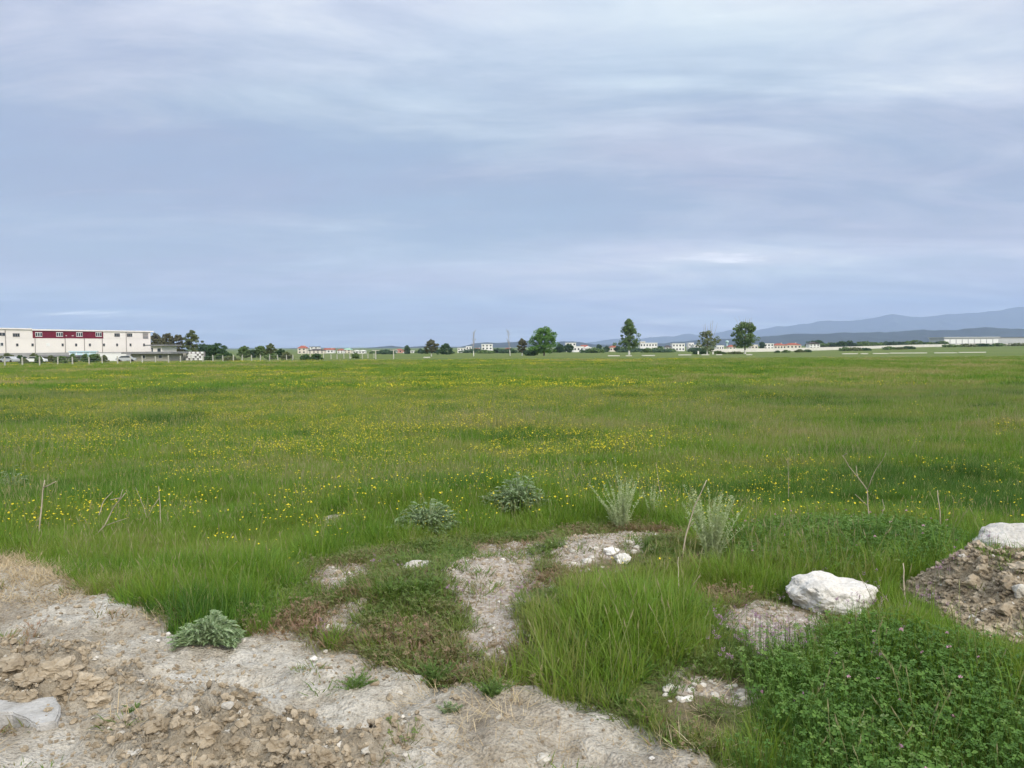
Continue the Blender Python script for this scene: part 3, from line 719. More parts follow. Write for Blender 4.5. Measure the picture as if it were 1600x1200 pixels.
# ------------------------------------------------------------------ clods and stones
import bmesh
def rock_mesh(name, m, seed, sub=2, flat=.7, rough=.35, smooth=False, sx=1, sy=1, facets=5):
    bm = bmesh.new(); bmesh.ops.create_icosphere(bm, subdivisions=sub, radius=1)
    r = random.Random(seed)
    pl = []
    for _ in range(facets):
        n = Vector((r.gauss(0, 1), r.gauss(0, 1), r.gauss(0, .8))).normalized(); pl.append((n, r.uniform(.62, .92)))
    from mathutils import noise as mn
    off = Vector((r.uniform(0, 50), r.uniform(0, 50), r.uniform(0, 50)))
    for v in bm.verts:
        p = v.co.copy()
        for n, d in pl:
            q = p.dot(n)
            if q > d: p -= n * (q - d) * .9
        f = 1 + rough*(mn.noise(p*1.4 + off)) + rough*.4*mn.noise(p*3.5 + off) + rough*.22*mn.noise(p*9 + off)
        v.co = Vector((p.x*f*sx, p.y*f*sy, p.z*f*flat))
    me = bpy.data.meshes.new(name); bm.to_mesh(me); bm.free(); me.materials.append(m)
    if smooth: me.polygons.foreach_set('use_smooth', [True]*len(me.polygons))
    return me
def stonemat(name, lo, mid_, hi, sc1=8, bstr=.5):
    def bld(t):
        tc_ = N(t, 'ShaderNodeTexCoord'); oi = N(t, 'ShaderNodeObjectInfo')
        g = N(t, 'ShaderNodeNewGeometry')
        n = noise(t, g.outputs['Position'], sc1, 6, .65); n_2 = noise(t, g.outputs['Position'], sc1*6, 4, .6)
        c = ramp(t, n, [(.28, lo), (.5, mid_), (.72, hi)])
        c = mix(t, .45, c, ramp(t, n_2, [(.3, (.6, .58, .55)), (.6, (1.05, 1.05, 1.05))]), 'MULTIPLY')
        v = mathn(t, 'MULTIPLY_ADD', oi.outputs['Random'], .35, .80)
        vm = N(t, 'ShaderNodeVectorMath', operation='SCALE'); L(t, c, vm.inputs[0]); L(t, v, vm.inputs['Scale'])
        return principled(t, vm.outputs[0], .95, .15, n_2, bstr, .02)
    return mat(name, bld)
M_clod = stonemat('earth_clod', (.21, .165, .11), (.345, .285, .205), (.475, .41, .315))
M_pale = stonemat('pale_stone', (.40, .37, .32), (.56, .53, .47), (.70, .67, .61))
M_white = stonemat('white_limestone', (.52, .49, .44), (.67, .645, .60), (.78, .765, .73), 7, .8)
clodv = bpy.data.collections.new('clod_shapes')
for i in range(8): link('clod_shape_%d' % i, rock_mesh('clod_shape', M_clod if i < 6 else M_pale, 100+i, 2, .7, .85, False), coll=clodv)
x, y = wedge(260000, 2.0, 8.5); m = masks(x, y)
pr = m[0]*(.06 + .16*sstep(.45, .7, fbm(x*1.8, y*2.4, 101, 4))) + m[0]*m[5]*.5 + m[2]*.85 + m[1]*.22
k = rng.random(len(x)) < pr; x, y, m = x[k], y[k], m[:, k]
sz = np.minimum(.003 + rng.exponential(.0036, len(x)) * (1 + .9*m[5] + 1.2*m[2]), .019 + .006*m[2])
ix = np.where(rng.random(len(x)) < .035 + .12*m[1], rng.integers(6, 8, len(x)), rng.integers(0, 6, len(x)))
scatter('dirt_clods', np.stack([x, y, H(x, y, m) + sz*.25], 1), rng.uniform(0, 6.283, len(x)), sz, ix, rng.random(len(x)), clodv, 'crumbled brown earth clods and grit on the bare dirt', 'soil',
        (rng.uniform(-.6, .6, len(x)), rng.uniform(-.6, .6, len(x))))

def stone(name, px0, px1, pyb, m, seed, label, cat='stone', group=None, flat=.6, sy=.8, rz=0, rough=.3, sub=3, sink=.25, facets=5, hpx=None, p=None):
    p = p or pix((px0+px1)/2, pyb); r = (px1-px0)/2/F*p.y*1.04
    if hpx: flat = hpx/F*p.y/r/1.6
    me = rock_mesh(name, m, seed, sub, flat, rough, False, 1, sy, facets)
    o = link(name, me); o.scale = (r, r, r); o.rotation_euler = (0, 0, rz)
    o.location = (p.x, p.y + r*sy*.5, h1(p.x, p.y + r*sy*.5) + r*flat*(1-2*sink)*.6)
    return tag(o, label, cat, group)
stone('boulder', 1244, 1370, 952, M_white, 8, 'rounded white boulder beside the grey gravel patch in the clover', 'boulder', flat=.58, sy=.8, rough=.24, sub=5, facets=2, sink=.16)
stone('boulder', 1522, 1680, 868, M_white, 17, 'angular white boulder standing behind the brown dirt heap', 'boulder', flat=.50, sy=.6, rough=.20, sub=5, facets=9, sink=.34, p=hit(1605, 872, Z0))
stone('stone', 628, 674, 890, M_white, 23, 'long flat white stone lying on the weedy gravel mound', flat=.45, sy=.5, rz=.25, sub=4)
stone('stone', 960, 986, 880, M_white, 24, 'upright white stone below the tall silvery weed', flat=.8, sub=4)
for i, (a, c, yb, l) in enumerate(((944,968,866,'rough pale rubble stone on the mound, left of the upright white stone'),(908,926,880,'pale rubble stone among reddish weeds on the mound'),(912,924,893,'smaller rubble stone at the grassy foot of the mound'),
                                  (858,874,922,'pale stone half buried where grass meets the gravel slope'))):
    stone('stone', a, c, yb, M_white, 40+i, l, sub=3)
for i, (a, c, yb, mm, l) in enumerate(((346,364,1108,M_pale,'cream stone on the trampled dirt beside the lumpy soil'),(834,862,1194,M_pale,'flat cream stone on the smooth grey dirt near the track edge'),
                                      (1014,1024,1186,M_white,'small round white pebble near dry grass at the dirt edge'),(483,497,1032,M_white,'white angular stone below the grassy bank on the dirt'),
                                      (372,390,1130,M_clod,'pinkish brown stone beside the cream stone on the dirt'),(257,266,992,M_white,'white pebble beside the grey green thistle'),
                                      (243,250,1001,M_white,'tiny white pebble on the sandy bank by the thistle'),(575,592,1070,M_clod,'brown stone beside a small green weed on the dirt'))):
    stone('stone', a, c, yb, mm, 60+i, l, sub=3)
# broken pieces of rubble at the two white patches
rr = random.Random(5)
for i in range(22):
    px, py = rr.uniform(1040, 1165), rr.uniform(1066, 1098); wpx = rr.uniform(7, 18)
    stone('rubble_stone', px-wpx/2, px+wpx/2, py, M_pale if i % 3 else M_white, 80+i, 'broken pale rubble stone in the white patch amid thin grass', 'stone', 'rubble in the white patch', sub=2)
for i in range(16):
    px, py = rr.uniform(885, 1000), rr.uniform(848, 895); wpx = rr.uniform(6, 13)
    stone('rubble_stone', px-wpx/2, px+wpx/2, py, M_pale, 110+i, 'broken pale rubble stone on the reddish mound top', 'stone', 'rubble on the mound', sub=2)
for i in range(16):
    px, py = rr.uniform(20, 640), rr.uniform(1000, 1190); wpx = rr.uniform(6, 13)
    stone('pebble', px-wpx/2, px+wpx/2, py, M_pale, 140+i, 'small pale pebble lying loose on the bare dirt', 'stone', 'loose pebbles on the dirt', sub=2)
for i, (a, c, yb) in enumerate(((20,62,1075),(60,112,1068),(75,128,1090),(110,150,1078),(0,45,1056),(130,165,1100),(150,178,1082),(20,50,1098),(225,262,1150),(300,340,1165),(350,384,1180),(420,462,1172),(480,520,1190),(300,336,1195))):
    stone('clod', a, c, yb, M_clod, 170+i, 'large brown clod of churned earth on the dirt', 'clod', 'churned earth clods', flat=.6, rough=.7, sub=4, sink=.46)
for i, (a, c, yb) in enumerate(((1552,1600,955),(1500,1548,918),(1560,1610,915),(1470,1502,915),(1450,1478,925),(1530,1560,965),(1590,1640,985),(1575,1625,890),(1440,1462,912),(1520,1556,895))):
    q_ = (c-a)*.18; a += q_; c -= q_
    stone('clod', a, c, yb, M_clod, 190+i, 'large brown clod on the dirt heap below the angular boulder', 'clod', 'clods on the dirt heap', flat=.6, rough=.7, sub=3, sink=.4)
stone('stone', 1586, 1612, 938, M_pale, 201, 'beige wedge shaped stone stuck in the dirt heap', flat=.9, sub=3)
M_slab = stonemat('slab_grey', (.34, .33, .31), (.46, .45, .43), (.56, .55, .53), 9, .7)
# pale slab at the left
def slab():
    P = [pix(a, b_) for a, b_ in ((-60,1100),(40,1094),(88,1098),(95,1118),(90,1138),(60,1142),(20,1134),(-60,1138))]
    z = max(p.z for p in P) - .022; c = sum(P, Vector()) / len(P)
    bm = bmesh.new(); vs = [bm.verts.new((p.x-c.x, p.y-c.y, 0)) for p in P]; f = bm.faces.new(vs); 
    if f.normal.z < 0: f.normal_flip()
    r = bmesh.ops.extrude_face_region(bm, geom=[f]); 
    for v in [g for g in r['geom'] if isinstance(g, bmesh.types.BMVert)]: v.co.z += .02
    for v in bm.verts:
        if v.co.z < .01: v.co.z = -.16
    bmesh.ops.bevel(bm, geom=bm.edges[:], offset=.008, segments=2, affect='EDGES')
    bmesh.ops.triangulate(bm, faces=bm.faces[:]); bmesh.ops.subdivide_edges(bm, edges=bm.edges[:], cuts=3, use_grid_fill=True)
    from mathutils import noise as mn
    for v in bm.verts: v.co += Vector((1, 1, .6)) * .008 * mn.noise(v.co*14)
    me = bpy.data.meshes.new('concrete_slab'); bm.to_mesh(me); bm.free(); me.materials.append(M_slab)
    o = link('concrete_slab', me, loc=(c.x, c.y, z)); tag(o, 'flat broken pale slab half buried in churned dirt', 'slab')
slab()

# ------------------------------------------------------------------ foreground weeds
M_silver = leafmat('silver_leaf', [(0, (.32, .41, .22)), (.5, (.46, .54, .33)), (1, (.60, .65, .46))], .35, attr=False)
M_grey = leafmat('grey_green_leaf', [(0, (.16, .25, .11)), (.5, (.25, .34, .18)), (1, (.38, .46, .29))], .3, attr=False)
M_dry = paint('dry_stalk', (.42, .36, .27), .35, 9, .9, .1)
M_green = leafmat('weed_leaf', [(0, (.10, .19, .045)), (1, (.20, .30, .09))], .35, attr=False)
def feathery(px, pyb, hpx, wpx, nst, label, m, name='silver_weed', seed=0, group=None, spikes=()):
    """upright branching weed: stems clothed in narrow leaves"""
    R = random.Random(seed); p = pix(px, pyb); sc_ = p.y / F
    root = empty(name, p, label=label, cat='weed', group=group)
    hgt, wid = hpx*sc_, wpx*sc_/2
    st = MB(); lf = MB()
    tops = [(R.gauss(0, .5)*wid, R.gauss(0, .4)*wid, hgt*R.uniform(.45, 1.0)) for _ in range(nst)] + [(a*sc_, 0, b_*sc_) for a, b_ in spikes]
    for j, (tx, ty, tz) in enumerate(tops):
        bx, by = tx*.15 + R.gauss(0, .012), ty*.15 + R.gauss(0, .012)
        pts = []
        for i in range(7):
            t = i/6; pts.append(Vector((bx + (tx-bx)*t**1.4, by + (ty-by)*t**1.4, -.02 + (tz+.02)*t)))
        st.tube(pts, [.003*(1-.7*i/6) for i in range(7)], 4, 0, False)
        n = int(30 + 60*tz/max(hgt, .1)); spike = j >= nst
        for _ in range(n):
            t = R.random()**.8; q = min(5, int(t*6)); b0 = pts[q].lerp(pts[q+1], t*6-q)
            az = R.uniform(0, 6.28); el = R.uniform(.3, 1.25); ln = (.040*(1-.55*t) if not spike else .045*(1-.75*t)) * R.uniform(.6, 1.3) * max(.6, min(1.3, hgt/.35))
            d_ = Vector((math.cos(az)*math.cos(el), math.sin(az)*math.cos(el), math.sin(el))); s_ = d_.cross(Vector((0, 0, 1))).normalized()
            wv = ln*R.uniform(.07, .13)
            mid_ = b0 + d_*ln*.55
            lf.add([b0, mid_ - s_*wv, b0 + d_*ln + Vector((0, 0, -.15*ln)), mid_ + s_*wv], [(0, 1, 2, 3)])
            for sg in (-1, 1):        # side lobes give the feathery look
                e0 = b0 + d_*ln*R.uniform(.3, .7); e1 = e0 + (d_*.5 + s_*sg*.8)*ln*.4
                lf.add([e0, e0.lerp(e1, .5) + d_*wv*.7, e1, e0.lerp(e1, .5) - d_*wv*.7], [(0, 1, 2, 3)])
    st.build('stem', m, root); lf.build('leaf', m, root)
    return root
feathery(972, 828, 84, 74, 34, 'silvery feathery weed with a tall spike above the white rubble', M_silver, seed=1, spikes=((-12, 116), (-4, 88), (8, 84), (-22, 80)))
feathery(1112, 872, 112, 84, 40, 'bushy pale silver green weed with many upright shoots beside a dry cane', M_silver, seed=2)
feathery(1018, 812, 56, 34, 9, 'thin silvery weed shoots right of the spiked silvery weed', M_silver, seed=3)
feathery(700, 1112, 17, 60, 14, 'small grey green weed growing on bare dirt beside dry straw', M_grey, seed=4)
feathery(552, 1072, 20, 80, 16, 'small green weed tuft on the dirt beside a brown stone', M_green, seed=5, name='green_weed')
feathery(680, 1066, 34, 110, 34, 'leafy green weed at the foot of the gravel slope', M_green, seed=6, name='green_weed')
feathery(770, 1082, 22, 90, 22, 'trailing green weed spilling onto the dirt below the gravel slope', M_green, seed=7, name='green_weed')
feathery(205, 1115, 14, 40, 8, 'tiny green sprout among churned earth clods', M_green, seed=8, name='green_weed')
feathery(1010, 862, 30, 40, 9, 'small yellowish weed on the reddish mound beside the white stone', M_green, seed=9, name='green_weed')
def thistle(px, pyb, hpx, wpx, label, seed, nl=46):
    """low spreading plant with lobed, crinkled grey green leaves"""
    R = random.Random(seed); p = pix(px, pyb); sc_ = p.y/F
    root = empty('thistle', p, label=label, cat='weed')
    hgt, wid = hpx*sc_, wpx*sc_/2
    lf = MB(); st = MB()
    for j in range(nl):
        az = R.uniform(0, 6.28); rad = math.sqrt(R.random()); x, y = wid*rad*math.cos(az)*.8, wid*rad*math.sin(az)*.6
        lb_ = 1 + .22*math.sin(3*az + seed) + .2*math.sin(5*az + 2*seed); x *= lb_; y *= lb_; z = hgt*(1 - .75*rad*rad)*R.uniform(.25, 1.1)*(.85 + .22*math.sin(2*az + seed*1.7))
        st.tube([(x*.2, y*.2, -.02), (x*.6, y*.6, z*.7), (x, y, z)], [.005, .004, .003], 4, 0, False)
        ln = R.uniform(.032, .062)*max(.8, min(1.6, wid/.2)); dirv = Vector((math.cos(az + R.gauss(0, .7)), math.sin(az + R.gauss(0, .7)), R.uniform(-.1, .6))).normalized()
        sv = dirv.cross(Vector((0, 0, 1))).normalized(); up = sv.cross(dirv)
        b0 = Vector((x, y, z)); nseg = 5
        prev = None
        for i in range(nseg+1):
            t = i/nseg; c = b0 + dirv*ln*t + up*(-.35*ln*t*t)
            wv = ln*.26*math.sin(math.pi*min(.98, t*.85+.12))
            cur = (c - sv*wv*.45 + up*R.uniform(-.02, .05)*ln*3, c, c + sv*wv*.45 + up*R.uniform(-.02, .05)*ln*3)
            if prev:
                lf.add([prev[0], cur[0], cur[1], prev[1]], [(0, 1, 2, 3)]); lf.add([prev[1], cur[1], cur[2], prev[2]], [(0, 1, 2, 3)])
            prev = cur
            for sg in (-1, 1):
                tip = c + sv*sg*wv*1.7 + dirv*wv*.6 + up*R.uniform(-.1, .35)*wv*2
                e = c + sv*sg*wv*.4
                lf.add([e - dirv*wv*.35, tip, e + dirv*wv*.45], [(0, 1, 2)])
    st.build('stem', M_grey, root); lf.build('leaf', M_grey, root)
thistle(328, 1002, 42, 112, 'low grey green leafy thistle sprawling at the edge of the bare dirt', 3, 520)
thistle(668, 832, 50, 110, 'grey green leafy thistle in tall grass behind the gravel mound', 4, 480)
thistle(812, 800, 56, 118, 'broad silvery thistle standing highest in the meadow grass', 6, 520)
thistle(20, 770, 40, 60, 'grey green thistle in the meadow beside the leaning dry cane', 7, 130)

def stalk(label, lines, depth, m=M_dry, r0=.006, name='dry_stalk', group=None):
    """dead stems: polylines given in photo pixels, standing where their foot meets the ground"""
    base = pix(*lines[0][0]) if depth is None else depth
    d = base.y
    root = empty(name, base, label=label, cat='dry stalk', group=group)
    for k, ln in enumerate(lines):
        pts = []
        for i, (a, b_) in enumerate(ln):
            q = at(a, b_, d + .10*math.sin(k*2.1 + i*.6)*(i > 0 or k > 0)); pts.append(q - base)
        if k == 0: pts[0].z -= .04
        n = len(pts); rr_ = r0*(1 if k == 0 else .62)
        fine = []
        for i in range(n-1):
            for s_ in range(3):
                q = pts[i].lerp(pts[i+1], s_/3); fine.append(q + Vector((random.gauss(0, .002), random.gauss(0, .002), 0)))
        fine.append(pts[-1])
        mb = MB(); mb.tube(fine, [rr_*(1 - .6*i/len(fine)) for i in range(len(fine))], 5, 0)
        mb.build('stem' if k == 0 else 'branch', m, root, smooth=True)
    return root
stalk('thick grey dry cane leaning alone in the meadow by the straw bank', [[(59,846),(64,800),(70,750)], [(69,762),(88,752)]], None, r0=.010)
stalk('forked grey dry twig lying over yellow flowers in the grass', [[(130,850),(163,822),(178,792),(196,770)], [(163,822),(182,815),(198,810)], [(186,782),(192,765)], [(154,805),(162,783),(176,768)], [(188,778),(172,781)]], None, r0=.008)
stalk('thin dry stalk with one side branch in the flowery grass', [[(252,838),(250,790),(248,760)], [(249,778),(240,790),(230,810)], [(230,810),(222,785),(212,762)]], None, r0=.006)
stalk('pair of short dry stems beside the branched dry stalk', [[(263,836),(263,812),(262,803)], [(266,836),(267,812)]], None, r0=.007)
stalk('tall branching dry stalk rising behind the clover band', [[(1360,828),(1357,800),(1355,765),(1340,745),(1326,728),(1317,712),(1324,708)], [(1355,765),(1366,738),(1378,720),(1384,708)], [(1360,826),(1376,806),(1382,795),(1379,780)], [(1340,745),(1338,728)], [(1355,790),(1336,772)]], None, r0=.007)
stalk('straight pale dry cane standing in grass near the angular boulder', [[(1471,840),(1468,800),(1465,766)]], None, r0=.008)
stalk('pale dry stem with nodes standing in front of the dirt heap', [[(1416,948),(1413,915),(1411,880)], [(1413,925),(1407,918)]], None, r0=.007)
stalk('leaning dry twigs behind the pale boulder by the heap', [[(1400,948),(1385,935),(1368,918)], [(1385,935),(1376,940)]], None, r0=.005)
stalk('long dry cane curving past the bushy silver weed', [[(1064,878),(1070,840),(1086,790),(1104,750)], [(1072,830),(1084,815)]], None, r0=.007)
stalk('fine upright dry stem behind the mound grass', [[(1036,800),(1030,760),(1025,722)], [(1030,765),(1034,752)]], None, r0=.004)
stalk('fine dry stem beside a patch of yellow flowers', [[(1232,785),(1232,750),(1231,715)], [(1232,725),(1222,708)], [(1232,722),(1238,708)]], None, r0=.004)
stalk('fine dry grass stem in front of the mound, left of the silver weed', [[(1061,945),(1060,900),(1060,870)], [(1078,920),(1095,898)]], None, r0=.004)

# ------------------------------------------------------------------ trees
def leafset(name, a, b_): return leafmat(name, [(0, a), (1, b_)], .3, attr=False)
LM = {'green': leafset('leaf_green', (.070, .165, .030), (.15, .29, .060)), 'dark': leafset('leaf_dark', (.030, .075, .028), (.070, .130, .048)),
      'olive': leafset('leaf_olive', (.095, .130, .058), (.17, .195, .085)), 'brown': leafset('leaf_brown', (.100, .105, .060), (.165, .160, .095)),
      'wisp': leafset('leaf_wisp', (.13, .17, .085), (.22, .25, .13)), 'mid': leafset('leaf_mid', (.085, .150, .050), (.16, .235, .080)), 'blue': leafset('leaf_bluegreen', (.045, .095, .055), (.095, .155, .085))}
M_bark = paint('bark', (.14, .11, .085), .4, 2, .95, .1)
M_twig = paint('twig', (.40, .37, .36), .3, 2, .95, .1)
M_lime = paint('limewash', (.74, .73, .68), .12, 1, .9, .1)
PROF = {'round': lambda t: max(0, 1-(2*t-1)**2)**.45, 'cone': lambda t: (1-t)**.75*min(1, .55+t*2.2)+.05, 'oak': lambda t: (.95-.25*t if t < .75 else .76-.50*((t-.75)/.25)**2.0)*min(1, .55+t*3),
        'bush': lambda t: max(0, 1-t*t)**.5, 'poplar': lambda t: max(.05, math.sin(math.pi*min(1, t*.82+.16)))**.7}
def tree(name, px, top, wpx, d, style, lm, label, seed, cb=.18, group=None, lime=False, bare=0, nclump=None, base_py=550, leaf=None, cat='tree', bark=None, den=1.0):
    """px, top and wpx in photo pixels; d is how far off it stands; it grows from the ground there"""
    R = random.Random(seed); p = at(px, base_py, d); g = h1(p.x, d); topz = at(px, top, d).z
    hgt = topz - g; wid = wpx/F*d/2
    root = empty(name, (p.x, d, g), label=label, cat=cat, group=group)
    lf = leaf or max(.16, d*.0014)
    c0 = hgt*cb; ch = hgt - c0
    tr = MB(); tr_r = max(.05, hgt*.022)
    if style != 'bush':
        lean = R.gauss(0, .02)*hgt
        path = [(0, 0, -.3), (lean*.2, 0, hgt*.15), (lean*.5, R.gauss(0, .1), hgt*.45), (lean, 0, hgt*.8)]
        tr.tube(path, [tr_r*1.35, tr_r, tr_r*.75, tr_r*.2], 8)
        for _ in range(9):
            t = R.uniform(cb*.8, .75); az = R.uniform(0, 6.28); q = PROF[style](min(1, max(0, (t*hgt-c0)/ch+.15))) * wid*.75
            tr.tube([(lean*t, 0, hgt*t), (lean*t+q*.5*math.cos(az), q*.5*math.sin(az), hgt*(t+.06)), (lean*t+q*math.cos(az), q*math.sin(az), hgt*(t+.15))], [tr_r*.42, tr_r*.28, tr_r*.1], 5)
    else:
        for _ in range(4):
            az = R.uniform(0, 6.28); tr.tube([(0, 0, -.2), (wid*.3*math.cos(az), wid*.3*math.sin(az), hgt*.6)], [.06, .03], 5)
    trunk = tr.build('trunk', bark or M_bark, root)
    if lime:
        lb = MB(); lb.tube([(0, 0, -.05), (0, 0, min(1.7, hgt*.17))], [tr_r*1.45, tr_r*1.2], 10); lb.build('limewash_band', M_lime, trunk)
    cr = MB(); n = nclump or int(78*den)
    ph = [R.uniform(0, 6.28) for _ in range(6)]
    def lobe(az, t): return 1 + .20*math.sin(2*az + ph[0] + 6*t) + .17*math.sin(3*az + ph[1] - 9*t) + .12*math.sin(5*az + ph[2] + 15*t)
    for _ in range(n):
        t = R.random()**.9; az = R.uniform(0, 6.28); q = PROF[style](t)*wid*lobe(az, t)*(R.random()**.40)*.92
        cs = wid*R.uniform(.10, .23) + lf*.25
        cx, cy_, cz = q*math.cos(az), q*math.sin(az), c0 + cs*.3 + (ch - cs*.6)*t*R.uniform(.90, 1.0)
        for _ in range(int(R.uniform(34, 56)*den)):
            th, zz = R.uniform(0, 6.28), R.uniform(-1, 1); rr2 = math.sqrt(1-zz*zz); k = cs*R.uniform(.6, 1.0)      # leaves lie on the shell of each clump
            nrm = Vector((rr2*math.cos(th), rr2*math.sin(th), zz))
            v = Vector((cx + nrm.x*k, cy_ + nrm.y*k, max(.05, cz + nrm.z*k*.75)))
            nrm = (nrm + Vector((R.gauss(0, .5), R.gauss(0, .5), R.gauss(0, .5)+.3))).normalized(); a = nrm.orthogonal().normalized()*lf*R.uniform(.4, .75); b2 = nrm.cross(a)*R.uniform(.6, 1)
            cr.add([v-a, v-b2*.8, v+a, v+b2*.8], [(0, 1, 2, 3)])
    cr.build('crown', lm, root)
    if bare:
        for _ in range(9):
            tw = MB(); x, y = R.gauss(0, wid*.4), R.gauss(0, wid*.3); tw.tube([(x*.6, y, hgt*.7), (x*.9, y, hgt*1.0), (x*1.1, y, hgt + bare/F*d*R.uniform(.4, 1))], [.07, .05, .025], 4)
            tw.build('bare_branch', M_twig, root)
    return root
def bare_tree(px, top, wpx, d, label, seed, lean=0):
    R = random.Random(seed); p = at(px, 552, d); g = h1(p.x, d); hgt = at(px, top, d).z - g; wid = wpx/F*d/2
    root = empty('bare_tree', (p.x, d, g), label=label, cat='tree')
    tr = MB(); tr.tube([(0, 0, -.3), (lean*.3, 0, hgt*.3), (lean*.7, 0, hgt*.65), (lean, 0, hgt*.98)], [.13, .09, .05, .02], 8); trunk = tr.build('trunk', M_twig, root)
    lb = MB(); lb.tube([(0, 0, -.05), (lean*.12, 0, min(2.2, hgt*.2))], [.18, .15], 10); lb.build('limewash_band', M_lime, trunk)
    br = MB()
    for _ in range(16):
        t = R.uniform(.3, .9); az = R.uniform(0, 6.28); q = wid*R.uniform(.5, 1)*(1.15-t*.6); b0 = Vector((lean*t, 0, hgt*t))
        e = Vector((lean*t + q*math.cos(az), q*math.sin(az), hgt*min(1, t+R.uniform(.15, .3))))
        br.tube([b0, b0.lerp(e, .5)+Vector((0, 0, -.1)), e], [.06, .045, .02], 4)
        for _ in range(3):
            s_ = b0.lerp(e, R.uniform(.3, .9)); br.tube([s_, s_ + Vector((R.gauss(0, .5), R.gauss(0, .5), R.uniform(.5, 1.4)))], [.03, .012], 3)
    br.build('branch', M_twig, root)

tree('broadleaf_tree', 850, 510, 46, 295, 'oak', LM['green'], 'large bright green spreading tree, the broadest in the field', 1, .10, den=1.7)
tree('birch_tree', 983, 497, 40, 330, 'cone', LM['mid'], 'tall cone shaped tree with white painted trunk foot', 2, .14, lime=True, den=1.5)
tree('poplar_tree', 1105, 515, 32, 320, 'poplar', LM['wisp'], 'olive tree with bare twigs sticking out of its top', 3, .12, lime=True, bare=16, den=.95)
tree('round_tree', 1164, 501, 42, 325, 'poplar', LM['mid'], 'round leafy tree on a clear trunk in front of the long white wall', 4, .20, lime=True, bare=8, den=1.6)
bare_tree(740, 518, 10, 300, 'leafless tall tree with white trunk foot before the white houses', 5)
bare_tree(797, 516, 8, 310, 'slim leafless tree leaning a little before a red roofed house', 6, -1.0)
tree('young_tree', 674, 530, 22, 300, 'poplar', LM['brown'], 'brownish young tree with white painted trunk foot beside a round bush', 7, .22, lime=True)
tree('young_tree', 816, 529, 15, 300, 'poplar', LM['brown'], 'narrow brownish young tree left of the large spreading tree', 8, .22, lime=True)
tree('round_bush', 697, 536.5, 24, 420, 'bush', LM['dark'], 'dense dark round bush beside the brownish young tree', 9, .02, cat='bush')
tree('bush', 828, 547, 22, 296, 'bush', LM['dark'], 'low dark bush at the foot of the large spreading tree', 10, .02, cat='bush')
tree('evergreen_tree', 636, 540, 10, 520, 'poplar', LM['blue'], 'dark pointed evergreen beside the red and white house', 11, .04)
for i, (px, top, wp) in enumerate(((657, 545, 9), (664, 546, 10))): tree('bush', px, top, wp, 520, 'bush', LM['blue'], 'dark low bush left of the brownish young tree', 12+i, .02, 'bushes by the young tree', cat='bush', den=.6)
# grove behind the factory
for i, (px, top, wp, d, st, lm_, lb) in enumerate(((243, 520, 26, 285, 'round', 'brown', 'brown green tree half hidden behind the factory end'), (262, 519, 24, 290, 'poplar', 'brown', 'brownish tree with ragged top in the grove by the factory'),
        (279, 523, 22, 292, 'round', 'brown', 'brownish round tree between ragged and tall trees of the grove'), (301, 516, 28, 288, 'poplar', 'olive', 'tall dense olive tree, the tallest in the grove by the factory'),
        (252, 527, 20, 280, 'round', 'brown', 'short brown green tree above the small white annex'), (321, 536, 24, 280, 'round', 'blue', 'blue green tree between the grove and the dark tree'),
        (341, 536, 38, 250, 'oak', 'dark', 'very dark spreading tree just behind the fence'))):
    tree('grove_tree', px, top, wp, d, st, LM[lm_], lb, 30+i, .06, den=1.3)
for i, (px, top, wp, lm_, lb) in enumerate(((382, 541, 22, 'mid', 'green round tree behind the post fence, right of the very dark tree'), (407, 540, 18, 'mid', 'green rounded tree behind the fence beside a brownish tree'),
        (423, 536, 18, 'olive', 'brownish tree with thin top behind the post fence'), (439, 545, 14, 'dark', 'small dark green tree behind the fence beside the houses'), (396, 546, 12, 'blue', 'low bluish bush between two green trees behind the fence'))):
    tree('fence_tree', px, top, wp, 275, 'round', LM[lm_], lb, 40+i, .05)
# hedges and bushes along the fence and the far field edge
R_ = random.Random(77)
for i in range(26):
    px = R_.uniform(0, 180) if i < 14 else R_.uniform(318, 575); d = R_.uniform(150, 180) if i < 14 else R_.uniform(185, 230)
    p = at(px, 556, d); hp = R_.uniform(1.0, 2.2)
    t_ = at(px, 545, d); top = 545 + (t_.z - (h1(p.x, d) + hp))*F/d
    tree('shrub', px, top, R_.uniform(12, 26), d, 'bush', LM[R_.choice(['dark', 'mid', 'olive'])], 'ragged dark green shrub growing along the post fence', 50+i, .02, 'shrubs along the fence', cat='bush', den=.7)
for i in range(30):
    px = R_.uniform(575, 1090); d = R_.uniform(480, 640); p = at(px, 548, d); hp = R_.uniform(1.4, 3.4); top = 545 + (at(px, 545, d).z - (h1(p.x, d)+hp))*F/d
    tree('shrub', px, top, R_.uniform(14, 40), d, 'bush', LM[R_.choice(['dark', 'mid', 'blue'])], 'low dark shrub at the far field edge before the houses', 90+i, .02, 'shrubs at the far field edge', cat='bush', den=.7)
for px, top, wp, lb in ((875, 537, 14, 'dark tree right of the large spreading tree'), (889, 537, 14, 'dark tree against the white house with a chimney')): tree('far_tree', px, top, wp, 560, 'round', LM['dark'], lb, int(px), .05)
for px, top, wp, lb in ((936, 538, 9, 'small bluish tree between far white houses'), (948, 541, 8, 'little bluish tree left of the far pale house'), (965, 541, 10, 'dark tree beside the cone shaped tree'), (1031, 541, 9, 'dark tree right of the two storey white block'),
        (1191, 534, 9, 'dark tree beside the white gabled house'), (1086, 550, 7, 'tiny dark shrub standing alone in the field')): tree('far_tree', px, top, wp, 640 if px != 1086 else 325, 'round', LM['blue'], lb, int(px), .05)
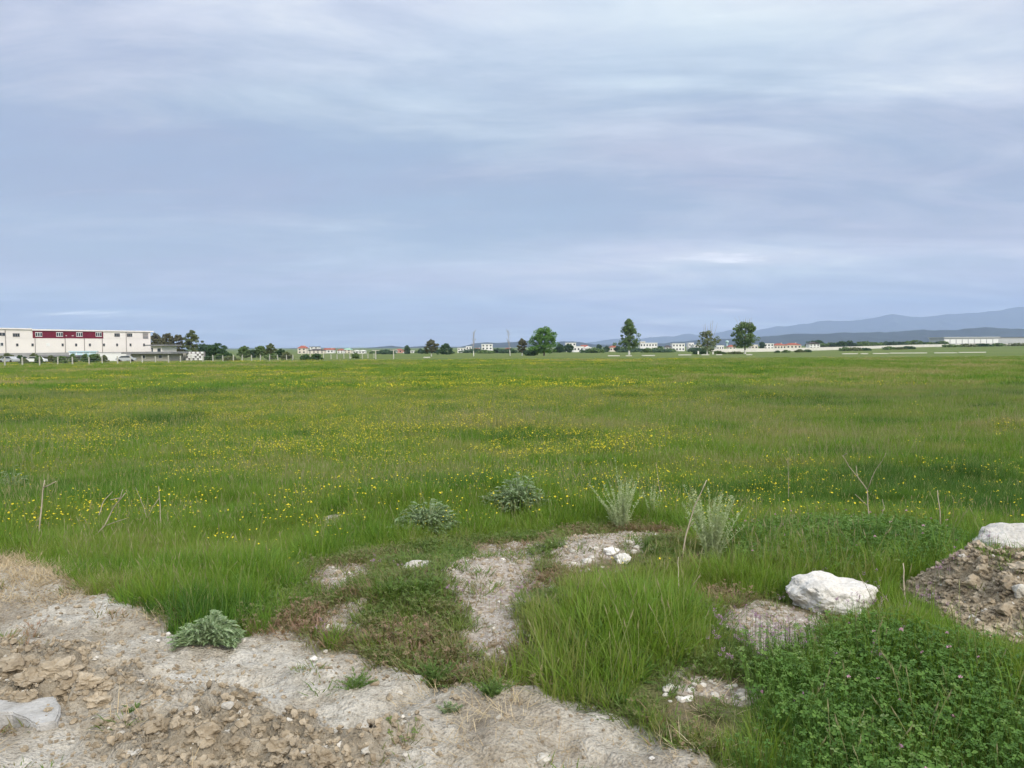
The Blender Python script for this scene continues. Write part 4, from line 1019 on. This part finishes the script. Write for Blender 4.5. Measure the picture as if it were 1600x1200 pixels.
for i in range(24):
    px = 1262 + i*9.2 + R_.uniform(-3, 3); top = 531 + R_.uniform(0, 5); d = R_.uniform(780, 860)
    tree('far_tree', px, top, R_.uniform(11, 22), d, 'round', LM[R_.choice(['mid', 'blue', 'dark'])], 'far green tree in the row beyond the long wall', 140+i, .04, 'tree row beyond the wall', base_py=541, den=.6)
for i, (px, d, wp, hp) in enumerate(((1215, 395, 8, 1.0), (1228, 400, 12, 1.3), (1250, 410, 16, 1.6), (1262, 420, 14, 1.4), (1320, 480, 20, 2.2), (1335, 480, 26, 2.0), (1352, 485, 18, 1.6), (1388, 520, 22, 1.9), (1405, 520, 18, 1.5), (1420, 530, 24, 1.8),
        (1485, 600, 30, 1.8), (1510, 600, 26, 2.2), (1535, 610, 28, 2.0), (1560, 610, 24, 2.2), (1590, 620, 30, 1.9), (1098, 330, 24, 1.5), (1122, 335, 20, 1.2), (1150, 320, 24, .9), (1640, 620, 30, 2.0))):
    p = at(px, 545, d); top = 545 + (p.z - (h1(p.x, d)+hp))*F/d
    tree('shrub', px, top, wp, d, 'bush', LM[('dark', 'mid', 'olive')[i % 3]], 'low dark bush growing before the long white wall', 180+i, .02, 'bushes before the wall', cat='bush', den=.6)

# ------------------------------------------------------------------ fence
M_conc = paint('concrete_post', (.50, .49, .43), .2, 3, .9, .1)
M_wire = paint('wire', (.35, .35, .33), .1, 3, .5, .5, 0)
A_ = hit(7, 572.5, Z0); B_ = hit(566, 560.0, Z0)
dirf = (B_ - A_); lenf = dirf.xy.length; nposts = 34; stp = lenf/nposts; dirf = Vector((dirf.x, dirf.y, 0)).normalized()
fence = empty('post_fence', (A_.x, A_.y, h1(A_.x, A_.y)), label='long fence of pale concrete posts and wire across the meadow', cat='fence')
pm = MB(); pm.tube([(0, 0, -.3), (0, 0, 1.5), (0, 0, 1.54)], [.13, .11, .08], 4); pme = pm.mesh('post', M_conc)
tops = []
for i in range(-9, 37):
    x = A_.x + dirf.x*stp*i + random.gauss(0, .12); y = A_.y + dirf.y*stp*i + random.gauss(0, .12); z = h1(x, y)
    o = link('post', pme, fence, (x-A_.x, y-A_.y, z-fence.location.z)); s_ = random.uniform(.86, 1.06)
    o.scale = (1, 1, s_); o.rotation_euler = (random.gauss(0, .03), random.gauss(0, .03), random.uniform(0, 1.5))
    tops.append(Vector((x-A_.x, y-A_.y, z-fence.location.z)))
for hh in (.35, .75, 1.15):
    mb = MB(); mb.tube([t + Vector((0, -.08, hh)) for t in tops], .012, 4); mb.build('wire', M_wire, fence)
for px, d, hp, lb in ((587, 205, 2.2, 'pale post with a short cross arm at the end of the fence'), (615, 215, 2.3, 'tall pale post with a cross bar in the open field')):
    p = at(px, 556, d); o = empty('cross_post', (p.x, d, h1(p.x, d)), label=lb, cat='post')
    mb = MB(); mb.box((-.12, -.12, -.3), (.12, .12, hp)); mb.build('post', M_conc, o)
    mb = MB(); mb.box((-1.0, -.08, hp+.002), (1.0, .08, hp+.18)); mb.build('cross_arm', M_conc, o)

# ------------------------------------------------------------------ the factory
M_panel = paint('factory_white_panel', (.80, .755, .735), .06, .25, .6, .3)
M_trim = paint('factory_trim', (.84, .79, .77), .05, .25, .6, .3)
M_red = paint('factory_red_band', (.165, .013, .036), .12, .3, .55, .4)
M_seam = paint('joint_grey', (.30, .28, .28), .1, .5, .8, .2)
M_plinth = paint('plinth_grey', (.36, .36, .37), .15, .4, .9, .1)
M_glass = mat('dark_glass', lambda t: principled(t, (.035, .045, .055), .12, .6))
M_frame = paint('white_frame', (.80, .80, .80), .04, 1, .5, .3)
M_beige = paint('beige_render', (.42, .40, .34), .12, .4, .9, .1)
M_greyroof = paint('grey_roof_sheet', (.24, .24, .25), .15, .5, .7, .2)
dL, dR = 200.0, 239.0
pL = at(0, 550, dL); pR = at(236, 550, dR)
def fx(px):
    """photo column -> distance along the factory front"""
    r = ray(px, 545); q = r.x/r.y; ex, ey = pR.x-pL.x, pR.y-pL.y
    t = (q*pL.y - pL.x)/(ex - q*ey); return t*math.hypot(ex, ey)
LEN = math.hypot(pR.x-pL.x, pR.y-pL.y); RZ = math.atan2(pR.y-pL.y, pR.x-pL.x)
fz = min(h1(pL.x, pL.y), h1(pR.x, pR.y)) - .05
def fzpx(px, py):
    s_ = fx(px)/LEN; d = dL + (dR-dL)*s_; return at(px, py, d).z - fz
fac = empty('factory_building', (pL.x, pL.y, fz), RZ, label='long white two storey factory with dark red band and small windows', cat='factory')
z_pl = fzpx(100, 550.8); z_mid = fzpx(100, 528.6); z_band1 = fzpx(100, 517.2); z_top = fzpx(100, 515.0); z_hi = fzpx(25, 512.6); z_topR = fzpx(200, 516.2)
X0 = fx(9) - 26; XE = LEN
core = MB(); core.box((X0, .12, 0), (XE-.05, 24, z_top-.3)); core.build('core_wall', M_panel, fac)
seams = [X0, fx(9)-13, fx(9), fx(55), fx(102), fx(132), fx(160), fx(197.5), XE]
for i in range(len(seams)-1):
    a, c = seams[i]+.04, seams[i+1]-.04
    mb = MB(); mb.box((a, 0, z_pl), (c, .119, z_mid-.02)); mb.build('wall_panel', M_panel, fac)
    mid_red = fx(50) < (a+c)/2 < fx(163)
    if i == 7: 
        mb = MB(); c2 = fx(223.5)
        mb.box((a, 0, z_mid+.02), (c2, .119, z_top-.35)); mb.build('wall_panel', M_panel, fac)
    elif not mid_red:
        mb = MB(); mb.box((a, -.0, z_mid+.02), (c, .119, (z_hi if i < 3 else z_top)-.36)); mb.build('wall_panel', M_panel, fac)
for i, (a, c) in enumerate(((51.5, 102), (102, 132), (132, 162))):
    mb = MB(); mb.box((fx(a)+.03, -.06, z_mid+.02), (fx(c)-.03, .118, z_band1)); mb.build('red_band_panel', M_red, fac)
for s_ in seams[1:-1]:
    mb = MB(); mb.tube([(s_, -.07, z_pl+.02), (s_, -.07, z_mid if fx(50) < s_ < fx(163) else z_top-.4)], .10, 6); mb.build('downpipe', M_seam, fac)
mb = MB(); mb.box((X0, .02, 0), (XE, .2, z_pl-.02)); mb.build('plinth', M_plinth, fac)
mb = MB(); mb.box((fx(50.2), -.35, z_band1+.02), (fx(163.5), 24.1, z_top)); mb.build('cornice', M_trim, fac)
mb = MB(); mb.box((X0, -.35, z_hi-.34), (fx(50.2)-.02, 24.1, z_hi)); mb.build('cornice', M_trim, fac)
mb = MB(); mb.box((fx(163.5)+.02, -.35, z_top-.33), (XE+.9, 24.1, z_top+.03)); mb.build('cornice', M_trim, fac)
def fwin(xc, z0, z1, wd, panes, y=-.02, framed=True):
    f = MB(); f.box((xc-wd/2, y-.06, z0), (xc+wd/2, y-.005, z1)); o = f.build('window', M_frame if framed else M_seam, fac)
    for k in range(panes):
        a = xc - wd/2 + wd*(k+.12)/panes; c = xc - wd/2 + wd*(k+.88)/panes
        g = MB(); g.box((a, y-.085, z0+(z1-z0)*.13), (c, y-.062, z1-(z1-z0)*.13)); g.build('pane', M_glass, o)
for px in (61, 93.5, 124.5, 154.5): fwin(fx(px), fzpx(px, 526), fzpx(px, 519.2), 1.85, 3, -.06)
for px in (26, 183.5, 203): fwin(fx(px), fzpx(px, 526.4), fzpx(px, 520.6), 1.75, 3, -.001, False)
fwin(fx(1), fzpx(1, 525), fzpx(1, 519.5), 2.6, 3, -.001, False); fwin(fx(1), fzpx(1, 541), fzpx(1, 534.8), 1.4, 2, -.001)
for px in (27, 51, 98, 119, 140.5, 162.5, 183, 204, 225): fwin(fx(px), fzpx(px, 541.2), fzpx(px, 536.6), .62, 1, -.001, False)
g = MB(); g.box((fx(72.5), -.05, fzpx(75, 541)), (fx(78), -.002, fzpx(75, 536))); g.build('blank_panel', M_frame, fac)
g = MB(); g.box((fx(224), -.005, fzpx(228, 529.2)), (fx(232), .05, fzpx(228, 520.5))); o = g.build('balcony_opening_shade', M_seam, fac)  # flat grey sheet; its colour stands in for shade inside the open balcony
g = MB(); g.box((fx(224.2), -.06, fzpx(228, 529.0)), (fx(231.8), -.008, fzpx(228, 526))); g.build('balcony_rail', M_greyroof, o)
g = MB(); g.box((fx(232.4), 0, z_mid+.02), (XE-.02, .119, z_top-.35)); g.build('wall_panel', M_panel, fac)
for a, c in ((103, 105), (112.5, 115.5)):
    g = MB(); g.box((fx(a), -.09, fzpx(108, 525)), (fx(c), -.064, fzpx(108, 524.2))); g.build('sign_mark', M_frame, fac)
def block(name, px0, px1, top, d, dep, m, label, cat, roofm=None, over=.4, rt=.35, windows=(), rz=0, base=None, winm=None):
    """flat roofed block: walls, roof slab, windows; spans two photo columns at distance d"""
    pc = at((px0+px1)/2, 548, d); g = h1(pc.x, d) if base is None else base; wd = (px1-px0)/F*d; hh = at((px0+px1)/2, top, d).z - g
    o = empty(name, (pc.x, d, g), rz, label=label, cat=cat)
    mb = MB(); mb.box((-wd/2, 0, -.5), (wd/2, dep, hh-rt)); mb.build('wall', m, o)
    mb = MB(); mb.box((-wd/2-over, -over, hh-rt+.002), (wd/2+over, dep+over, hh)); mb.build('roof', roofm or m, o)
    for (u, v, ww, wh) in windows:
        mb = MB(); x = (u-.5)*wd; z = v*hh; mb.box((x-ww/2, -.06, z-wh/2), (x+ww/2, -.003, z+wh/2)); f = mb.build('window', M_frame, o)
        mb = MB(); mb.box((x-ww*.42, -.08, z-wh*.42), (x+ww*.42, -.062, z+wh*.42)); mb.build('pane', winm or M_glass, f)
    return o
block('annex', 236, 253, 538.5, 228, 10, M_panel, 'small white annex with dark flat roof beside the factory end', 'annex', M_greyroof, 1.2, .4, ((.12, .62, .5, 1.8), (.75, .6, 1.2, 1.6)))
shed = block('long_shed', 204, 262, 549.8, 196, 9, M_beige, 'long low beige shed with overhanging grey flat roof behind the fence', 'shed', M_greyroof, 1.6, .5, ((.35, .45, .9, .9), (.8, .45, .9, .9)))
block('yard_wall', 262.5, 296, 549.3, 208, .4, M_beige, 'grey beige yard wall right of the long low shed', 'wall', M_beige, .03, .12)
block('carport', 66, 118, 555.0, 176, 5, M_beige, 'low dark roofed carport before the factory front', 'shed', M_greyroof, .8, .35)
block('white_store', 152, 197, 551.5, 198.5, 1.5, M_frame, 'low white lean-to against the factory wall beside the glazed kiosk', 'shed', M_frame, .1, .15)
# glazed kiosk
pk = at(130, 556, 178); gk = h1(pk.x, 178); ko = empty('glazed_kiosk', (pk.x, 178, gk), RZ*.4, label='pale blue glazed kiosk standing before the factory', cat='kiosk')
M_blue = mat('pale_blue_glass', lambda t: principled(t, (.50, .68, .74), .2, .5))
kw, kh = 37/F*178, at(130, 548.5, 178).z - gk
for i in range(5):
    mb = MB(); x = -kw/2 + kw*i/4; mb.box((x-.07, -.06, 0), (x+.07, .08, kh-.2)); mb.build('mullion', M_frame, ko)
for i in range(4):
    mb = MB(); a = -kw/2 + kw*i/4 + .075; mb.box((a, 0, .05), (a + kw/4 - .15, .04, kh-.22)); mb.build('pane', M_blue, ko)
mb = MB(); mb.box((-kw/2-.2, -.3, kh-.198), (kw/2+.2, 4, kh)); mb.build('roof', M_blue, ko)
mb = MB(); mb.box((-kw/2, .06, 0), (kw/2, 3.9, kh-.21)); mb.build('wall', M_frame, ko)
# stacked white blocks in a checkered pile
pc = at(304, 555, 205); gz = h1(pc.x, 205); stq = empty('crate_rack', (pc.x, 205, gz), label='rack of white and dark stacked crates behind the fence', cat='rack')
cw = 27/F*205/8; chh = (at(304, 549.5, 205).z - gz)/4
mb = MB(); mb.box((-cw*4, .3, 0), (cw*4, 1.4, chh*4-.02)); mb.build('frame', M_seam, stq)
for r_ in range(4):
    for c_ in range(8):
        if (r_ + c_) % 2 == 0 or random.random() < .15:
            mb = MB(); x = -cw*4 + c_*cw; mb.box((x+.02, -.1, r_*chh+.02), (x+cw-.02, .29, (r_+1)*chh-.04)); mb.build('crate', M_frame, stq)
# cars in the yard
M_tyre = paint('tyre', (.03, .03, .03), .2, 2, .9, .1)
M_cwhite = mat('car_paint_white', lambda t: principled(t, (.78, .78, .78), .3, .5)); M_csil = mat('car_paint_silver', lambda t: principled(t, (.42, .44, .46), .3, .5))
def car(px, d, rz, m, label):
    p = at(px, 560, d); o = empty('parked_car', (p.x, d, h1(p.x, d)), rz, label=label, cat='car')
    prof = [(-2.1, .35), (-2.12, .75), (-1.95, .95), (-1.5, 1.0), (-.95, 1.42), (.75, 1.45), (1.35, .98), (2.0, .88), (2.12, .6), (2.1, .35)]
    mb = MB(); n = len(prof); vs = [(x, -.82, z) for x, z in prof] + [(x, .82, z) for x, z in prof]
    mb.add(vs, [tuple(range(n)), tuple(range(2*n-1, n-1, -1))] + [(i, n+i, n+(i+1) % n, (i+1) % n) for i in range(n)]); mb.build('body', m, o)
    for s_ in (-1, 1):
        mb = MB(); mb.add([(x, s_*.83, z) for x, z in ((-1.38, 1.02), (-.9, 1.36), (.68, 1.39), (1.15, 1.02))], [(0, 1, 2, 3)]); mb.build('window', M_glass, o)
        for x in (-1.35, 1.35):
            mb = MB(); mb.tube([(x, s_*.70, .33), (x, s_*.86, .33)], .33, 12); mb.build('wheel', M_tyre, o)
car(56, 168, .15, M_cwhite, 'white car parked behind the fence near the dark roofed carport')
car(14, 172, 2.9, M_csil, 'silver grey car parked among shrubs at the factory plinth, side on')
car(197, 180, .3, M_csil, 'silver grey car parked before the low beige shed')
car(32, 178, 1.1, M_csil, 'silver car turned end on before the grey factory plinth')

# ------------------------------------------------------------------ far houses
M_w = paint('house_white', (.80, .79, .77), .06, .2, .8, .2); M_cream = paint('house_cream', (.72, .66, .57), .08, .2, .8, .2)
M_tile = paint('roof_tile_red', (.36, .12, .085), .2, .5, .85, .1); M_dkroof = paint('roof_dark', (.10, .09, .09), .2, .5, .85, .1); M_gr = paint('roof_green', (.30, .52, .38), .1, .5, .6, .3)
M_pink = paint('wall_pink', (.62, .36, .30), .1, .3, .85, .1)
def house(px0, px1, top, d, wall, roofm, label, kind='gable', storeys=2, nw=3, rz=0, dep=9, roof_h=None, base_py=548):
    pc = at((px0+px1)/2, base_py, d); g = h1(pc.x, d); wd = (px1-px0)/F*d; hh = at((px0+px1)/2, top, d).z - g
    o = empty('house', (pc.x, d, g), rz, label=label, cat='house')
    rh = 0.4 if kind == 'flat' else (roof_h or min(hh*.32, 2.6)); ez = hh - rh
    mb = MB(); mb.box((-wd/2, 0, -.6), (wd/2, dep, ez)); wl = mb.build('wall', wall, o)
    mb = MB(); e = .5
    if kind == 'flat': mb.box((-wd/2-.3, -.3, ez+.003), (wd/2+.3, dep+.3, hh))
    elif kind == 'hip':
        q = min(wd*.3, dep*.45)
        mb.add([(-wd/2-e, -e, ez+.003), (wd/2+e, -e, ez+.003), (wd/2+e, dep+e, ez+.003), (-wd/2-e, dep+e, ez+.003), (-wd/2+q, dep/2, hh), (wd/2-q, dep/2, hh)], [(0, 1, 5, 4), (1, 2, 5), (2, 3, 4, 5), (3, 0, 4), (3, 2, 1, 0)])
    elif kind == 'gable':
        mb.add([(-wd/2-e, -e, ez+.003), (wd/2+e, -e, ez+.003), (wd/2+e, dep+e, ez+.003), (-wd/2-e, dep+e, ez+.003), (-wd/2-e, dep/2, hh), (wd/2+e, dep/2, hh)], [(0, 1, 5, 4), (1, 2, 5), (2, 3, 4, 5), (3, 0, 4), (3, 2, 1, 0)])
    else:     # gable end facing
        mb.add([(-wd/2-e, -e, ez+.003), (wd/2+e, -e, ez+.003), (wd/2+e, dep+e, ez+.003), (-wd/2-e, dep+e, ez+.003), (0, -e, hh), (0, dep+e, hh)], [(0, 1, 4), (1, 2, 5, 4), (2, 3, 5), (3, 0, 4, 5), (3, 2, 1, 0)])
    rf = mb.build('roof', roofm, o)
    if kind in ('hip', 'gable') and wd > 7:
        mb = MB(); mb.box((wd*.2, dep*.4, hh-rh*.6), (wd*.2+.6, dep*.4+.6, hh+.5)); mb.build('chimney', wall, rf)
    for s_ in range(storeys):
        z = ez*(s_+.55)/storeys
        for k in range(nw):
            x = -wd/2 + wd*(k+.5)/nw; ww = min(1.5, wd/nw*.45); wh = min(1.5, ez/storeys*.5)
            mb = MB(); mb.box((x-ww/2, -.07, z-wh/2), (x+ww/2, -.003, z+wh/2)); mb.build('window', M_glass, o)
    return o
D = 700
house(465, 478, 540, D, M_cream, M_tile, 'tall cream house with red roof at the edge of the village', 'hip', 2, 2)
house(481, 506, 545, D-20, M_cream, M_dkroof, 'wide cream house with dark roof beside the tall cream house', 'hip', 2, 4)
house(484, 497, 541.5, D+40, M_w, M_dkroof, 'white house with dark roof rising behind the wide cream house', 'flat', 3, 2)
house(506, 521, 544, D+30, M_w, M_tile, 'white house with bright red roof right of the wide cream house', 'gable', 1, 3)
house(527, 536, 545, D, M_w, M_tile, 'small white house with red roof beside the green roofed house', 'hip', 2, 2)
house(536, 548, 544, D+10, M_cream, M_gr, 'house with a pale green roof', 'hip', 2, 2)
house(551, 560, 547, 640, M_w, M_w, 'left of two joined white gabled sheds', 'front', 1, 2); house(560.4, 569.5, 547, 640, M_w, M_w, 'right of two joined white gabled sheds', 'front', 1, 2)
house(609, 619, 547, D, M_w, M_w, 'white flat cottage joined to the pink red house', 'flat', 1, 2); house(618, 628, 545, D+12, M_pink, M_tile, 'pink red house beside the dark pointed evergreen', 'hip', 1, 2)
house(630, 634, 548, D, M_w, M_tile, 'tiny white cottage left of the dark evergreen', 'gable', 1, 1); house(641, 647, 548, D, M_w, M_w, 'tiny white cottage right of the dark evergreen', 'flat', 1, 1)
house(600, 606, 548, D, M_w, M_w, 'tiny white cottage alone in the open field edge', 'flat', 1, 1)
house(715, 728, 543.5, D-30, M_w, M_w, 'low white house block beside the leafless tree', 'flat', 2, 3); house(728.3, 736.5, 541, D-25, M_w, M_w, 'taller white house block joined to the low white block', 'flat', 2, 2)
house(739, 752, 544, D+10, M_w, M_tile, 'white house with flat red roof between the two white blocks', 'hip', 1, 3, roof_h=1)
house(752.5, 769.5, 537.5, D, M_w, M_w, 'tall three storey white house, the tallest of the village', 'flat', 3, 3); house(769.8, 778, 547, D, M_cream, M_w, 'cream lean-to cottage beside the tall three storey house', 'flat', 1, 2)
house(787, 801, 543.5, D, M_cream, M_tile, 'cottage with a broad red hip roof behind the slim leafless tree', 'hip', 1, 3, roof_h=2)
house(805, 813, 546, D, M_cream, M_w, 'small cream cottage left of the narrow brownish tree', 'flat', 1, 2)
house(884, 900, 535.5, D, M_w, M_w, 'white house with parapet partly hidden by a dark tree', 'flat', 3, 3); house(896, 912, 541, D-40, M_w, M_w, 'long low white shed right of the white parapet house', 'flat', 1, 3)
house(909, 918, 539, D, M_pink, M_tile, 'red roofed pink house behind the low white sheds', 'gable', 1, 2); house(913, 925, 541, D-60, M_w, M_w, 'white gabled shed in front of the pink house', 'front', 1, 2)
house(953, 966, 540, D, M_cream, M_tile, 'pale house with dull red roof left of the cone shaped tree', 'hip', 1, 3, roof_h=1.6)
house(1000, 1027, 535.5, D-60, M_w, M_w, 'wide two storey white block right of the cone shaped tree', 'flat', 2, 6); house(1001, 1008, 533.5, D-40, M_cream, M_w, 'cream stair tower on the wide white block', 'flat', 3, 1)
house(1040, 1049, 539.5, D, M_w, M_dkroof, 'small white house with dark roof left of two white houses', 'hip', 2, 2); house(1050.5, 1070, 536.5, D, M_w, M_w, 'broad white house with flat top between white houses', 'flat', 2, 4)
house(1076, 1084, 535.5, D, M_w, M_w, 'narrow tall white house left of the olive tree', 'flat', 2, 2); house(1085, 1096, 538.5, D-10, M_w, M_w, 'white house partly behind the olive tree', 'flat', 2, 2)
house(1120, 1131, 539.5, D, M_w, M_w, 'low white house right of the olive tree', 'flat', 1, 3); house(1139, 1150, 539, D, M_cream, M_tile, 'cream house with red roof left of the round leafy tree', 'hip', 1, 2)
house(1174, 1184, 538.5, D, M_cream, M_w, 'cream house right of the round leafy tree trunk', 'flat', 1, 2); house(1194, 1209, 536.5, D, M_w, M_w, 'white stepped house beside the long red roofs', 'flat', 2, 3)
house(1210, 1228, 536.5, D, M_cream, M_tile, 'long red roofed house, first of the pair behind the wall', 'hip', 1, 4, base_py=543); house(1229, 1252, 536, D+15, M_cream, M_tile, 'long red roofed house, second of the pair behind the wall', 'hip', 1, 4, base_py=543)
house(1265, 1281, 534, D, M_w, M_dkroof, 'white gabled house with dark roof among trees beyond the wall', 'front', 2, 3, base_py=541)
# water tower
p = at(1136, 545, 760); g = h1(p.x, 760); wt = empty('water_tower', (p.x, 760, g), label='pale teal water tower with ball tank among the far houses', cat='water tower')
M_teal = paint('teal_paint', (.45, .62, .64), .1, .5, .5, .4); hz = at(1136, 532, 760).z - g
mb = MB(); mb.tube([(0, 0, 0), (0, 0, hz-2.4)], [1.0, .7], 10); mb.build('shaft', M_teal, wt)
mb = MB(); mb.tube([(0, 0, hz-2.6), (0, 0, hz-2.2), (0, 0, hz-1.2), (0, 0, hz-.4), (0, 0, hz)], [.6, 1.5, 1.9, 1.5, .4], 14); mb.build('tank', M_teal, wt, True)

# ------------------------------------------------------------------ long wall, warehouse, kerb line
M_wall = paint('long_wall_white', (.66, .64, .59), .12, .12, .9, .1)
WP = [(1112, 480), (1180, 500), (1240, 520), (1300, 560), (1400, 620), (1500, 680), (1600, 720), (1760, 760)]
lw = None
pts = [at(a, 545, d) for a, d in WP]; pts = [Vector((p.x, p.y, h1(p.x, p.y))) for p in pts]
lw = empty('boundary_wall', pts[0], label='long low white boundary wall across the far side of the field', cat='wall')
for a, c in zip(pts, pts[1:]):
    n = max(1, int((c-a).length/25))
    for k in range(n):
        q0, q1 = a.lerp(c, k/n) - pts[0], a.lerp(c, (k+1)/n - .002) - pts[0]
        q0.z = h1(q0.x+pts[0].x, q0.y+pts[0].y) - pts[0].z; q1.z = h1(q1.x+pts[0].x, q1.y+pts[0].y) - pts[0].z
        hh = 2.15 + random.uniform(-.05, .05); nv = Vector((0, .25, 0))
        mb = MB(); vs = [q0-Vector((0, 0, .6)), q1-Vector((0, 0, .6)), q1-Vector((0, 0, .6))+nv, q0-Vector((0, 0, .6))+nv, q0+Vector((0, 0, hh)), q1+Vector((0, 0, hh)), q1+Vector((0, 0, hh))+nv, q0+Vector((0, 0, hh))+nv]
        mb.add(vs, [(0, 3, 2, 1), (4, 5, 6, 7), (0, 1, 5, 4), (1, 2, 6, 5), (2, 3, 7, 6), (3, 0, 4, 7)]); mb.build('wall_panel', M_wall, lw)
M_gal = paint('galvanised_grey', (.48, .49, .50), .08, .2, .5, .4)
dw = 830; pw = at(1475, 541, dw); pw2 = at(1680, 541, dw); gw = h1(pw.x, dw)
wh_ = empty('warehouse', (pw.x, dw, gw), label='long grey warehouse with a row of white panels beyond the wall', cat='warehouse')
wl_ = pw2.x - pw.x; ht = at(1500, 526.5, dw).z - gw; sx_ = lambda px: (px-1475)/F*dw
mb = MB(); mb.box((0, .3, -1), (wl_, 30, ht-1.0)); mb.build('wall', M_gal, wh_)
mb = MB(); mb.box((-.8, -.8, ht-.99), (sx_(1562), 31, ht)); mb.build('roof', M_gal, wh_)
mb = MB(); mb.box((sx_(1562)+.05, -.6, ht-.99), (wl_, 31, ht-.6)); mb.build('roof', M_greyroof, wh_)
for i in range(9):
    a = sx_(1475.5 + i*9.5); c = sx_(1475.5 + i*9.5 + 8.0); z0 = at(1500, 536.8, dw).z - gw; z1 = at(1500, 530.2, dw).z - gw
    mb = MB(); mb.box((a, 0, z0), (c, .29, z1)); mb.build('wall_panel', M_frame, wh_)
for i in range(8):
    a = sx_(1564 + i*14); c = sx_(1564 + i*14 + 12.5); z0 = at(1500, 536.8, dw).z - gw; z1 = at(1500, 531, dw).z - gw
    mb = MB(); mb.box((a, .1, z0), (c, .29, z1)); mb.build('wall_panel', M_gal, wh_)
# pale kerb stones along the far track
M_kerb = paint('pale_kerb', (.62, .60, .54), .1, 2, .9, .1)
for i, (a, c, py) in enumerate(((950, 968, 556.5), (978, 987, 556.5), (1003, 1023, 556.2), (1060, 1080, 555.2), (1096, 1108, 555), (1119, 1128, 555), (1166, 1175, 554.8), (1316, 1340, 553.3), (1345, 1356, 553.2), (1364, 1388, 553), (1390, 1448, 552.4), (1460, 1495, 552), (1498, 1540, 551.2), (546, 562, 559.6), (662, 672, 559.2))):
    p0 = hit(a, py, H); p1 = at(c, py, p0.y); o = empty('kerb_stone', (p0.x, p0.y, h1(p0.x, p0.y)), label='flat pale kerb stone lying along the far field track', cat='kerb', group='kerb stones of the far track')
    mb = MB(); mb.box((0, -.25, -.2), (p1.x-p0.x, .25, .30)); mb.build('stone', M_kerb, o)
for px, d, hp, lb in ((1091, 318, 1.3, 'short white marker post left of the olive tree foot'), (1114, 318, .8, 'short white block right of the olive tree foot')):
    p = at(px, 553, d); mb = MB(); mb.box((-.28, -.28, -.2), (.28, .28, hp)); mb.box((-.34, -.34, hp+.002), (.34, .34, hp+.10)); tag(mb.build('marker_post', M_lime, loc=(p.x, d, h1(p.x, d))), lb, 'post')

# ------------------------------------------------------------------ haze
M_haze = bpy.data.materials.new('haze'); M_haze.use_nodes = True; t = M_haze.node_tree; t.nodes.clear()
pv = N(t, 'ShaderNodeVolumePrincipled', inp={'Color': (.51, .65, .97, 1), 'Density': 7.5e-5, 'Anisotropy': 0.0})
oo = N(t, 'ShaderNodeOutputMaterial'); L(t, pv.outputs[0], oo.inputs['Volume'])
mb = MB(); mb.box((-17500, -800, -12), (17500, 20500, 1150)); tag(mb.build('haze', M_haze), 'thin blue haze over the plain', 'haze', kind='stuff')
